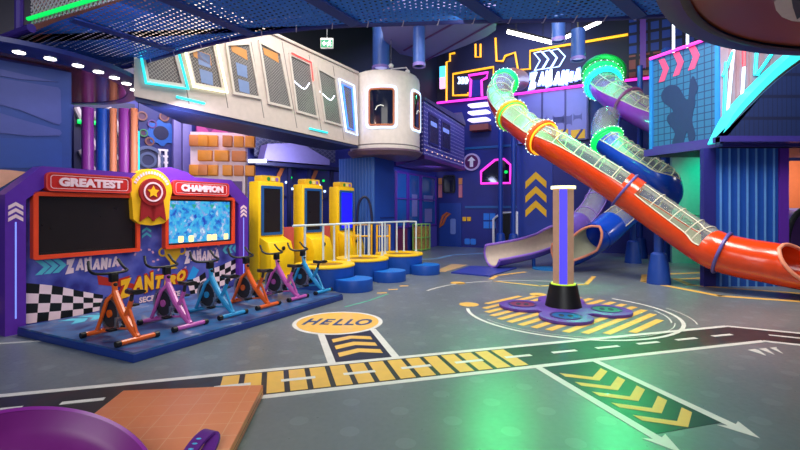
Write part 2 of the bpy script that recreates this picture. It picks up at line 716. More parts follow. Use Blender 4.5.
def chevron_r(x, cz, w, h, t, s=1):
    """> pointing along +x (s=1) or -x"""
    return [(x, cz + h / 2), (x + s * t, cz + h / 2), (x + s * w, cz), (x + s * t, cz - h / 2), (x, cz - h / 2), (x + s * (w - t), cz)]

# ------------------------------------------------------------------ palette
NAVY = mat('navy_paint', c(22, 34, 110), .45)
DEEP = mat('deep_navy', c(14, 18, 58), .5)
BLUE = mat('blue_paint', c(24, 84, 190), .4)
STEEL_BLUE = mat('steel_blue', c(48, 92, 170), .4)
DRUM = mat('drum_vinyl', c(14, 74, 170), .45)
CYAN = mat('cyan_paint', c(40, 150, 215), .4)
PURPLE = mat('purple_paint', c(92, 42, 160), .4)
LILAC = mat('lilac_paint', c(140, 120, 205), .5)
MAGENTA = mat('magenta_paint', c(160, 62, 170), .4)
ORANGE = mat('orange_paint', c(226, 92, 26), .4)
RED = mat('red_paint', c(196, 30, 26), .42)
RED_EDGE = mat('red_edge', c(232, 70, 34), .4)
YELLOW = mat('yellow_paint', c(252, 200, 12), .4)
GOLD = mat('gold_paint', c(246, 184, 22), .45)
CREAM = mat('cream_paint', c(196, 182, 176), .4)
WHITE_P = mat('white_paint', c(236, 232, 234), .4)
PALE_PINK = mat('pale_lettering', c(240, 206, 214), .45)
BLACK = mat('black_rubber', c(14, 14, 16), .45)
CHARCOAL = mat('charcoal', c(38, 38, 42), .5)
METAL = mat('brushed_metal', c(170, 172, 178), .28, metal=.9)
RAIL = mat('rail_paint', c(205, 218, 226), .3)
SLIDE_ORANGE = mat('slide_orange', c(222, 66, 16), .22, coat=.4)
SLIDE_BLUE = mat('slide_blue', c(20, 70, 190), .25, coat=.4)
SLIDE_PURPLE = mat('slide_purple', c(142, 58, 176), .25, coat=.4)
PINK_EDGE = mat('pink_edge', c(238, 150, 120), .4)
GLASS_DARK = mat('dark_glass', c(16, 20, 44), .08)
CLEAR = clear_plastic()
TEAL_TXT = mat('teal_print', c(90, 190, 210), .5)
N_YELLOW = glow('neon_yellow', c(250, 176, 30), 1.15)
N_PINK = glow('neon_pink', c(250, 60, 205), 1.2)
N_CYAN = glow('neon_cyan', c(40, 215, 225), 1.2)
N_WHITE = glow('neon_white', c(225, 230, 255), 3.2)
N_LAMP = glow('lamp_white', c(255, 250, 246), 7.0)
N_GREEN = glow('neon_green', c(10, 225, 90), 1.1)
N_BLUE = glow('neon_blue', c(60, 120, 255), 2.2)
N_ICE = glow('neon_ice', c(190, 215, 255), 1.9)
N_WARM = glow('neon_warm', c(250, 255, 205), 1.8)
BULB = glow('bulb_white', c(225, 255, 235), 1.7)
LED_BLUE = glow('led_blue', c(70, 60, 240), 1.1)
SCREEN_BLUE = glow('screen_blue', c(25, 20, 245), 1.0)
SCREEN_OFF = mat('screen_off', c(30, 24, 26), .3)  # brownish sheen of the glass put into the base colour
GAME = game_picture('game_picture')

# ------------------------------------------------------------------ the setting
fl = MB().slab([(-16, -7), (18, -7), (18, 22), (-16, 22)], -0.1, 0)
floor = struct(fl, 'floor', floor_mat(), 'grey speckled vinyl floor printed with a toy road', smooth=0)

RDX, RDE = Vector((.9615, .2747)), Vector((-.2747, .9615))


def RD(t, e):
    p = RDX * t + RDE * e
    return (p.x, p.y)


def quad(mb, t0, t1, e0, e1, z=0.003):
    return mb.slab([RD(t0, e0), RD(t1, e0), RD(t1, e1), RD(t0, e1)], z - 0.002, z)


ASPHALT = mat('print_black', c(34, 34, 37), .42, coat=.12)
LINE = mat('print_white', c(226, 222, 216), .35)
YPRINT = mat('print_yellow', c(240, 188, 84), .4, coat=.2)
EU, EL = 4.441, 3.816                   # the two white edges of the lane
t_bu, t_bl = 5.80, 5.56                 # where it bends
bu, bl = RD(t_bu, EU), RD(t_bl, EL)
o_up, o_lo = G(800, 333.4), G(800, 344.4)
du = (Vector((o_up.x, o_up.y)) - Vector(bu)).normalized()
far_u = Vector(bu) + du * 6
far_l = Vector(bl) + du * 6
mb = MB().slab([RD(-6, EL), bl, tuple(far_l), tuple(far_u), bu, RD(-6, EU)], 0.0, 0.0015)
mb.build('lane_surface', ASPHALT, floor, smooth=0)
mb = MB()
w2 = 0.035
for a, b in ((RD(-6, EU), bu), (bu, far_u), (RD(-6, EL), bl), (bl, far_l)):
    a, b = Vector(a), Vector(b)
    n = (b - a).normalized()
    n = Vector((-n.y, n.x)) * w2
    mb.slab([a - n, b - n, b + n, a + n], 0.001, 0.0032)
mb.build('lane_edge_line', LINE, floor, smooth=0)
mb = MB()
EC = (EU + EL) / 2
for k in range(-9, 10):
    t0 = .059 + .567 * k
    quad(mb, t0, t0 + .306, EC - .028, EC + .028, 0.0055)
dn = Vector((-du.y, du.x)) * .028
for k in range(6):
    p = Vector(RD(5.72, EC)) + du * (.22 + .567 * k)
    q = p + du * .306
    mb.slab([p - dn, q - dn, q + dn, p + dn], .0035, .0055)
mb.build('lane_dash_line', LINE, floor, smooth=0)
mb = MB()
for k in range(15):
    t0 = -.457 + .1965 * k
    quad(mb, t0, t0 + .148, EL + .06, EU - .06, 0.0045)
mb.build('crossing_stripe', YPRINT, floor, smooth=0)
# hello disc and its approach
hc = Vector((-.855, 6.07))
mb = MB().disc((hc.x, hc.y, 0), .615, 0, .004, 48)
mb.build('greeting_disc_border', LINE, floor)
mb = MB().disc((hc.x, hc.y, 0), .56, 0, .006, 48)
mb.build('greeting_disc', YPRINT, floor)
vs, fs = letters('HELLO', .03, .25, .08)
xs = [p[0] for p in vs]
zs = [p[1] for p in vs]
mb = MB()
hx, hy = Vector((.985, -.05)).normalized(), Vector((.05, .985)).normalized()
out = []
for p in vs:
    a = (p[0] - min(xs)) / (max(xs) - min(xs)) - .5
    b = (p[1] - min(zs)) / (max(zs) - min(zs)) - .5
    q = hc + hx * (a * .93) + hy * (b * .36)
    out.append((q.x, q.y, .0065 + p[2] * .001))
mb.add(out, fs)
mb.build('greeting_lettering', mat('print_blue', c(28, 70, 120), .4), floor, smooth=0)
mb = MB()
quad(mb, .60, 1.19, EU + .035, 5.56, .0022)
mb.build('arrow_panel', mat('print_navy', c(26, 30, 56), .35), floor, smooth=0)
mb = MB()
quad(mb, .52, .60, EU + .02, 5.6, .0035)
quad(mb, 1.19, 1.27, EU + .02, 5.6, .0035)
mb.build('arrow_panel_border', LINE, floor, smooth=0)


def floor_chevron(tc, tip, w, h, t, up, z=.0045):
    return MB().slab([RD(*p) for p in chevron(tc, tip, w, h, t, up)], z - .002, z)


for k in range(3):
    floor_chevron(.895, 4.86 + .26 * k, .47, .10, .13, 1).build('chevron_print', YPRINT, floor, smooth=0)
# lower lane with arrow borders
mb = MB()
quad(mb, 2.53, 3.14, 2.44, EL - .02, .0022)
mb.build('arrow_lane', mat('print_green_black', c(26, 34, 38), .35), floor, smooth=0)
mb = MB()
for t0 in (2.46, 3.13):
    quad(mb, t0, t0 + .075, 2.36, EL, .0035)
    m_ = t0 + .037
    mb.slab([RD(m_, 2.2), RD(m_ + .10, 2.42), RD(m_, 2.37), RD(m_ - .10, 2.42)], .0015, .0036)
mb.build('arrow_lane_border', LINE, floor, smooth=0)
for k in range(5):
    floor_chevron(2.835, 2.45 + .222 * k, .47, .17, .09, -1).build('chevron_print', YPRINT, floor, smooth=0)
for k in range(3):
    a = G(748 + 11 * k, 350 - 1 * k)
    b = G(766 + 8.5 * k, 355.5 - .9 * k)
    a2, b2 = G(757 + 11 * k, 350 - k), G(759 + 9 * k, 351.4 - .8 * k)
    MB().slab([(a.x, a.y), (b.x, b.y), (b2.x + .03, b2.y + .04), (a2.x, a2.y + .03)], 0, .003).build('white_arrow_print', LINE, floor, smooth=0)
# target ring around the light pillar
PC = Vector((2.55, 6.74))


def arc_band(cx, cy, r, w, a0, a1, z, n=40):
    m_ = MB()
    vs, fs = [], []
    for i in range(n + 1):
        a = math.radians(a0 + (a1 - a0) * i / n)
        for rr in (r - w / 2, r + w / 2):
            vs.append((cx + rr * math.cos(a), cy + rr * math.sin(a), z))
    for i in range(n):
        fs.append((2 * i, 2 * i + 1, 2 * i + 3, 2 * i + 2))
    return m_.add(vs, fs)


arc_band(2.55, 6.72, 1.50, .05, 172, 400, .003).build('ring_line', LINE, floor, smooth=0)
arc_band(2.55, 6.72, 1.40, .012, 200, 330, .003).build('ring_line', LINE, floor, smooth=0)
arc_band(2.55, 6.72, 1.66, .015, -28, 8, .003, 12).build('ring_line', LINE, floor, smooth=0)
arc_band(2.55, 6.72, 1.36, .02, -30, 2, .003, 12).build('ring_line', LINE, floor, smooth=0)
arc_band(2.55, 7.35, 2.30, .06, 55, 152, .003).build('ring_line', mat('print_faint', c(190, 190, 186), .4), floor, smooth=0)
for px, py, r in ((469, 304.5, .16), (458, 283, .16), (538, 294.5, .15)):
    g = G(px, py)
    MB().disc((g.x, g.y, 0), r, 0, .003, 24).build('ring_dot', YPRINT, floor)
sd = Vector((.75, .6614))
sn = Vector((.6614, -.75))
for k in range(-6, 7):
    off = .19 * k
    lim = math.sqrt(max(0, 1.24 ** 2 - off * off))
    ctr = PC + sn * off
    a, b = ctr - sd * lim, ctr + sd * lim
    n = sn * .05
    MB().slab([a - n, b - n, b + n, a + n], 0, .003).build('ring_stripe', YPRINT, floor, smooth=0)
# yellow guide lines by the slides, pale lines near the back


def floor_line(pts, w, m, name):
    pts = [G(*p) if not isinstance(p, Vector) else p for p in pts]
    m_ = MB()
    for a, b in zip(pts, pts[1:]):
        a, b = Vector((a.x, a.y)), Vector((b.x, b.y))
        d = (b - a).normalized()
        n = Vector((-d.y, d.x)) * w / 2
        m_.slab([a - n - d * w * .3, b - n + d * w * .3, b + n + d * w * .3, a + n - d * w * .3], 0, .003)
    return m_.build(name, m, floor, smooth=0)


floor_line([(705, 272.5), (645, 275), (644, 281.5), (720, 296), (800, 301.5)], .14, YPRINT, 'guide_line')
floor_line([(705, 278), (676, 279), (690, 285), (800, 293.5)], .14, YPRINT, 'guide_line')
floor_line([(491, 279), (497, 275.5), (525, 272)], .10, YPRINT, 'guide_line')
floor_line([(494, 281), (540, 286), (586, 284.5), (594, 276.5)], .09, YPRINT, 'guide_line')
floor_line([(420, 259.5), (437, 258.5), (452, 255), (482, 253.5)], .16, mat('print_sky', c(120, 165, 195), .4), 'wave_line')
mb = MB().slab([tuple(G(x, y).xy) for x, y in ((434, 271.5), (445, 272), (468, 265), (452, 264))], 0, .003)
mb.build('sand_patch', mat('print_sand', c(196, 160, 112), .4), floor, smooth=0)
for px, py in ((382, 293), (393, 289.5), (404, 286)):
    g = G(px, py)
    MB().slab([(g.x - .09, g.y - .05), (g.x + .09, g.y - .02), (g.x + .09, g.y + .06), (g.x - .09, g.y + .03)], 0, .003).build('dash_print', YPRINT, floor, smooth=0)
floor_line([(345, 307), (368, 301), (388, 294)], .03, mat('print_mint', c(90, 190, 150), .4), 'mint_line')
floor_line([(0, 343.5), (40, 341)], .05, mat('print_faint', c(190, 190, 186), .4), 'faint_line')


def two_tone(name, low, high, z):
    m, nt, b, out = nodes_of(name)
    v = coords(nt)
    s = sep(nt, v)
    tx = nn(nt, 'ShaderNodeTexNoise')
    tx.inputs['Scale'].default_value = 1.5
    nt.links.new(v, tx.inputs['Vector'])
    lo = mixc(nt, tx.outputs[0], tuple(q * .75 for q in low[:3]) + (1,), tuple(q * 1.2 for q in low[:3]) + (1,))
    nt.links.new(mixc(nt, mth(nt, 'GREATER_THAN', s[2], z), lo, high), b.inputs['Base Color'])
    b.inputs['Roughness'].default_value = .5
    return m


# walls
WB = Frame((1.6, 19.0, 0), math.atan2(-3, 5.5))
mb = MB(Matrix.Translation(WB.loc) @ Matrix.Rotation(WB.rz, 4, 'Z'))
mb.span((0, 0, 0), (15.5, .3, 9))
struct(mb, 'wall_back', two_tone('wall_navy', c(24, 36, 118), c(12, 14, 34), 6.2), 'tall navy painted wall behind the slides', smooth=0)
wl0, wl1 = Vector((-9.0, 9.5)), Vector((1.6, 19.0))
dl = (wl1 - wl0).normalized()
WLF = Frame((-9.0, 9.5, 0), math.atan2(dl.y, dl.x))
mb = MB(Matrix.Translation(WLF.loc) @ Matrix.Rotation(WLF.rz, 4, 'Z'))
mb.span((0, 0, 0), ((wl1 - wl0).length, .3, 9))
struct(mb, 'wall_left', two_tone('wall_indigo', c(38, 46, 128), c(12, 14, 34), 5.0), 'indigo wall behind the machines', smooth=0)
mb = MB().span((-9.3, -7, 0), (-9.0, 9.6, 9))
struct(mb, 'wall_side', NAVY, 'navy side wall', smooth=0)
mb = MB().span((15.2, -7, 0), (15.5, 12, 9))
struct(mb, 'wall_right', NAVY, 'navy wall', smooth=0)
mb = MB().slab([(-9.3, 1), (15.5, 1), (15.5, 20), (-9.3, 20)], 9.0, 9.2)
struct(mb, 'ceiling', mat('ceiling_black', c(16, 17, 30), .8), 'black ceiling high above the slides', smooth=0)

# ------------------------------------------------------------------ racing game stage
PF = Frame((-4.85, 5.54, 0), math.radians(61.5))
PR = PF.rz
LEN = 3.65

stage = thing('racing_platform', 'low blue platform carrying the row of exercise bikes', 'platform', PF.loc, PR)
MB().slab([(-.04, -.165), (.066, -2.42), (LEN, -2.42), (LEN, -.165)], 0, .085).build('platform_base', mat('platform_edge', c(22, 52, 130), .45), stage, bevel=.008)


def platform_print():
    m, nt, b, out = nodes_of('platform_print')
    v = coords(nt)
    n1 = nn(nt, 'ShaderNodeTexNoise')
    n1.inputs['Scale'].default_value = 2.4
    n1.inputs['Detail'].default_value = 6
    n1.inputs['Distortion'].default_value = 1.2
    nt.links.new(v, n1.inputs['Vector'])
    cr = nn(nt, 'ShaderNodeValToRGB')
    e = cr.color_ramp.elements
    e[0].position, e[0].color = .36, c(30, 50, 104)
    e[1].position, e[1].color = .72, c(150, 166, 190)
    for p, k in ((.46, c(58, 78, 128)), (.54, c(36, 100, 156)), (.62, c(84, 98, 140))):
        q = e.new(p)
        q.color = k
    nt.links.new(n1.outputs[0], cr.inputs[0])
    nt.links.new(cr.outputs[0], b.inputs['Base Color'])
    b.inputs['Roughness'].default_value = .35
    return m


MB().slab([(-.03, -.165), (.076, -2.41), (LEN - .01, -2.41), (LEN - .01, -.165)], .085, .105).build('printed_mat', platform_print(), stage, smooth=0)
mb = MB()
for k in range(3):
    mb.slab([(x + .22 * k, y) for x, y in ((.35, -.28), (.50, -.28), (.62, -.44), (.50, -.60), (.35, -.60), (.47, -.44))], .105, .108)
mb.build('arrow_print', TEAL_TXT, stage, smooth=0)
mb = MB().slab([(.9, -.24), (1.35, -.20), (1.32, -.28), (.9, -.32)], .105, .108)
mb.build('yellow_print', YPRINT, stage, smooth=0)

panel = thing('racing_game_panel', 'purple arched game panel with two screens under red lettered signs', 'game panel', PF.loc, PR)
at = PF.at


def panel_print():
    m, nt, b, out = nodes_of('panel_print')
    v = coords(nt)
    n1 = nn(nt, 'ShaderNodeTexNoise')
    n1.inputs['Scale'].default_value = 3.2
    n1.inputs['Detail'].default_value = 5
    nt.links.new(v, n1.inputs['Vector'])
    n2 = nn(nt, 'ShaderNodeTexVoronoi')
    n2.inputs['Scale'].default_value = 5
    nt.links.new(v, n2.inputs['Vector'])
    f = mth(nt, 'ADD', mth(nt, 'MULTIPLY', n1.outputs[0], .75), mth(nt, 'MULTIPLY', n2.outputs['Distance'], .3))
    cr = nn(nt, 'ShaderNodeValToRGB')
    e = cr.color_ramp.elements
    e[0].position, e[0].color = .35, c(44, 40, 120)
    e[1].position, e[1].color = .75, c(110, 110, 190)
    q = e.new(.52)
    q.color = c(70, 76, 160)
    nt.links.new(f, cr.inputs[0])
    nt.links.new(cr.outputs[0], b.inputs['Base Color'])
    b.inputs['Roughness'].default_value = .4
    return m


Z0 = .105
YF = -.10
xL0, xL1 = at(33.5, 225, YF)[0], at(140.3, 225, YF)[0]
xR0, xR1 = at(165.5, 225, YF)[0], at(235, 225, YF)[0]
zt = (at(34, 191.6, YF)[1] + at(140.3, 194.6, YF)[1]) / 2
zb = (at(34, 259.5, YF)[1] + at(140.3, 252, YF)[1]) / 2
xE = at(246, 225, YF)[0]
xS = at(5, 225, YF)[0]
top = 2.10
MB().plate([(-.10, 0), (-.10, 1.72), (.30, top), (xE - .42, top), (xE, 1.76), (xE, 0)], .0, .14).build('backboard', panel_print(), panel, smooth=0)
outer = [(xS, 0), (xS, 1.74), (xS + .38, top + .02), (1.55, top + .02), (1.72, top + .10), (2.02, top + .16), (2.32, top + .10), (2.48, top + .02), (xE - .36, top + .02), (xE + .05, 1.78), (xE + .05, 0)]
inner = [(xS + .21, 0), (xS + .21, 1.68), (xS + .54, 1.96), (1.55, 1.96), (1.72, 1.99), (2.02, 1.99), (2.32, 1.99), (2.48, 1.96), (xE - .52, 1.96), (xE - .17, 1.66), (xE - .17, 0)]
mb = MB()
n = len(outer)
for i in range(n - 1):
    q = [outer[i], outer[i + 1], inner[i + 1], inner[i]]
    mb.plate(q, -.10, .16)
mb.build('arch_frame', PURPLE, panel, smooth=0)
# strips and chevrons on the posts
for x0 in (xS + .105, xE - .06):
    MB().span((x0 - .008, -.104, .2), (x0 + .008, -.10, 1.40)).build('light_strip', glow('strip_violet', c(130, 150, 250), .7), panel, smooth=0)
    mb = MB()
    for k in range(3):
        mb.plate(chevron(x0, 1.50 + .075 * k, .15, .05, .045), -.106, -.098)
    mb.build('post_chevron', PALE_PINK, panel, smooth=0)


def screen(x0, x1, face, nm):
    fr = MB().ring(rrect(x0, zb, x1, zt, .03), rrect(x0 + .055, zb + .055, x1 - .055, zt - .055, .01), -.10, .0)
    f = fr.build('screen_frame', RED_EDGE, panel)
    MB().span((x0 + .05, -.05, zb + .05), (x1 - .05, -.0, zt - .05)).build('screen_face', face, f, smooth=0)
    MB().ring(rrect(x0 + .05, zb + .05, x1 - .05, zt - .05, .005), rrect(x0 + .085, zb + .085, x1 - .085, zt - .085, .005), -.062, -.04).build('screen_bezel', BLACK, f)
    return f


screen(xL0, xL1, SCREEN_OFF, 'off')
scr = screen(xR0, xR1, GAME, 'on')
# small trophies and flags of the running game picture
FIG = glow('figure_glow', c(245, 220, 150), .9)
for k, fx in enumerate((.22, .36, .62, .70, .88)):
    x = xR0 + (xR1 - xR0) * fx
    MB().plate(rrect(x - .05, zb + .09, x + .05, zb + .20, .02), -.054, -.05).build('figure_print', FIG, scr, smooth=0)
mb = MB()
for fx in (.12, .40, .66, .90):
    x = xR0 + (xR1 - xR0) * fx
    mb.plate([(x, zt - .22), (x + .05, zt - .14), (x - .05, zt - .14)], -.054, -.05)
mb.build('flag_print', glow('flag_glow', c(40, 150, 130), .7), scr, smooth=0)


def sign(x0, x1, z0, z1, text):
    b = MB().plate(rrect(x0, z0, x1, z1, .06), -.15, -.0).build('sign_board', RED, panel)
    MB().ring(rrect(x0 + .0, z0, x1, z1, .06), rrect(x0 + .018, z0 + .018, x1 - .018, z1 - .018, .05), -.158, -.148).build('sign_border', mat('sign_rim', c(214, 70, 60), .4), b)
    MB().ring(rrect(x0 + .05, z0 + .035, x1 - .05, z1 - .035, .04), rrect(x0 + .057, z0 + .042, x1 - .057, z1 - .042, .035), -.153, -.148).build('sign_inset_line', PALE_PINK, b)
    w = x1 - x0
    MB().text(text, x0 + w * .13, z0 + (z1 - z0) * .27, x1 - w * .12, z1 - (z1 - z0) * .25, -.151, .012, bold=.06).build('sign_lettering', PALE_PINK, b, smooth=0)


gz0, gz1 = zt + .01, zt + .26
sign(at(46, 180, -.15)[0], at(131.5, 180, -.15)[0], gz0, gz1, 'GREATEST')
sign(at(173, 180, -.15)[0], at(229, 180, -.15)[0], gz0, gz1, 'CHAMPION')
# yellow badge with the red rosette
bx, bz = at(152.6, 192, -.16)
yb = [(bx + .345 * math.cos(math.radians(a)), bz + .02 + .345 * math.sin(math.radians(a))) for a in range(0, 181, 10)]
yb = yb + [(bx - .31, bz - .1), (bx - .29, bz - .42), (bx - .2, bz - .50), (bx, bz - .53), (bx + .2, bz - .50), (bx + .29, bz - .42), (bx + .31, bz - .1)]
badge = MB().plate(yb, -.14, .0).build('badge_board', GOLD, panel)
mb = MB()
for a in (-18, 18):
    x = bx + math.sin(math.radians(a)) * .2
    mb.plate([(x - .11, bz - .08), (x + .11, bz - .08), (x + .13 + a * .002, bz - .46), (x + .02 + a * .002, bz - .38), (x - .10 + a * .002, bz - .46)], -.165, -.14)
mb.build('ribbon_tail', mat('ribbon_red', c(150, 16, 24), .5), badge, smooth=0)
mb = MB().plate(circ(bx, bz, .215), -.18, -.14)
mb.build('rosette_disc', mat('ribbon_red', c(150, 16, 24), .5), badge)
MB().ring(circ(bx, bz, .155), circ(bx, bz, .13), -.188, -.18).build('rosette_ring', PALE_PINK, badge)
MB().plate([(bx + r * math.cos(PI / 2 + PI * k / 5), bz + r * math.sin(PI / 2 + PI * k / 5)) for k, r in enumerate([.10, .05] * 5)], -.188, -.18).build('rosette_star', GOLD, badge, smooth=0)
mb = MB()
for k in range(15):
    a = math.radians(155 - 130 * k / 14)
    x, z = bx + .285 * math.cos(a), bz + .02 + .285 * math.sin(a)
    R = Matrix.Rotation(-(a - PI / 2), 3, 'Y')
    mb.box((x, -.142, z), (.03, .006, .045), R=R)
mb.build('badge_lettering', PALE_PINK, badge, smooth=0)
MB().plate(chevron(bx, at(152, 227)[1], .15, .05, .04), -.006, 0).build('small_chevron', TEAL_TXT, panel, smooth=0)
MB().plate(chevron(bx, at(152, 232)[1], .15, .05, .04), -.006, 0).build('small_chevron', TEAL_TXT, panel, smooth=0)
# lower print: chequers, arrows, lettering


def chequer(px_poly_top, px_poly_bot, nx, nz):
    """waving chequered flag between two rows of picture points"""
    A = [Vector(at(*p)) for p in px_poly_top]
    B = [Vector(at(*p)) for p in px_poly_bot]
    up, dn_ = smooth_path([p.to_3d() for p in A], 8), smooth_path([p.to_3d() for p in B], 8)

    def g(u, v):
        i = min(int(u * (len(up) - 1)), len(up) - 2)
        f = u * (len(up) - 1) - i
        return up[i].lerp(up[i + 1], f).lerp(dn_[i].lerp(dn_[i + 1], f), v)
    base, dark = MB(), MB()
    for i in range(nx):
        for j in range(nz):
            m_ = base if (i + j) % 2 else dark
            m_.plate([tuple(g(a / nx, b / nz).xy) for a, b in ((i, j), (i + 1, j), (i + 1, j + 1), (i, j + 1))], -.004, 0)
    return base, dark


for T_, B_, nx, nz in (([(26.5, 283), (56, 286), (80, 291), (103, 295)], [(25, 324), (52, 320), (80, 315), (101, 310)], 7, 4),
                       ([(209, 270), (222, 265), (237, 258)], [(211, 285), (222, 286), (236, 277)], 5, 4),
                       ([(187, 280), (196, 278), (205, 272)], [(191, 296), (198, 294), (208, 289)], 3, 3)):
    lt, dk = chequer(T_, B_, nx, nz)
    lt.build('chequer_white', PALE_PINK, panel, smooth=0)
    dk.build('chequer_black', BLACK, panel, smooth=0)
mb = MB()
for k in range(3):
    x, z = at(35 + 8.6 * k, 268 - .9 * k)
    mb.plate(chevron_r(x, z, .17, .19, .075), -.005, 0)
mb.build('teal_arrow', TEAL_TXT, panel, smooth=0)
mb = MB()
for k in range(3):
    x, z = at(223.5 + 5 * k, 250 - .6 * k)
    mb.plate(chevron_r(x + .1, z, .12, .15, .06, -1), -.005, 0)
mb.build('teal_arrow', TEAL_TXT, panel, smooth=0)
x0, z0 = at(65, 273)
x1, z1 = at(119, 260)
MB().text('ZAMANIA', x0, z0 - .02, x1, z0 + .20, -.002, .008, bold=.12, shear=.12, jag=.22, skew=.0).build('white_lettering', PALE_PINK, panel, smooth=0)
x0, z0 = at(184, 263)
x1, z1 = at(219, 250)
MB().text('ZAMANIA', x0, z0 - .02, x1, z0 + .22, -.002, .008, bold=.12, shear=.12, jag=.22).build('white_lettering', PALE_PINK, panel, smooth=0)
x0, z0 = at(118, 301)
x1, z1 = at(185, 280)
MB().text('ZANTIRO', x0, z0 + .02, x1, z0 + .34, -.012, .01, bold=.07, shear=.2, jag=.3, skew=.06).build('yellow_lettering', mat('logo_yellow', c(244, 176, 28), .4), panel, smooth=0)
MB().text('ZANTIRO', x0 - .04, z0 - .0, x1 + .05, z0 + .37, -.002, .01, bold=.13, shear=.2, jag=.3, skew=.06).build('lettering_shadow', mat('logo_red', c(176, 40, 26), .4), panel, smooth=0)
x0, z0 = at(139, 302)
x1, z1 = at(180, 291)
MB().text('SECRET RACE', x0, z0 - .02, x1, z0 + .07, -.002, .006, bold=.03).build('small_lettering', PALE_PINK, panel, smooth=0)
# golden cup printed beside the lettering
x, z = at(172.5, 257)
mb = MB().plate([(x - .16, z + .2), (x + .16, z + .2), (x + .13, z + .02), (x + .05, z - .08), (x + .03, z - .16), (x + .1, z - .2), (x - .1, z - .2), (x - .03, z - .16), (x - .05, z - .08), (x - .13, z + .02)], -.006, 0)
for s in (-1, 1):
    mb.ring(circ(x + s * .17, z + .1, .08, 12), circ(x + s * .17, z + .1, .05, 12), -.005, 0)
mb.build('printed_cup', mat('cup_gold', c(232, 176, 34), .4), panel, smooth=0)
mb = MB()
rnd = random.Random(5)
for k in range(26):
    x = rnd.uniform(1.2, 3.1)
    z = rnd.uniform(.5, .95)
    a = rnd.uniform(0, PI)
    mb.plate([(x + .025 * math.cos(a + q), z + .025 * math.sin(a + q)) for q in (0, 1.2, PI, PI + 1.2)], -.003, 0)
mb.build('confetti_pattern', mat('confetti', c(210, 150, 180), .5), panel, smooth=0)
mb = MB().plate([at(187, 279), at(193, 266), at(199, 270), at(192, 283)], -.003, 0)
mb.build('blue_flame_print', mat('flame_blue', c(40, 150, 220), .5), panel, smooth=0)
x, z = at(113, 288)
MB().plate([(x - .22, z + .22), (x + .3, z + .02), (x + .32, z - .06), (x - .2, z + .08)], -.003, 0).build('red_flash_print', mat('logo_red', c(176, 40, 26), .4), panel, smooth=0)

# ------------------------------------------------------------------ exercise bikes
BIKE_O = mat('bike_orange', c(228, 96, 24), .3, coat=.4)
BIKE_P = mat('bike_pink', c(196, 92, 176), .3, coat=.4)
BIKE_B = mat('bike_blue', c(44, 150, 205), .3, coat=.4)


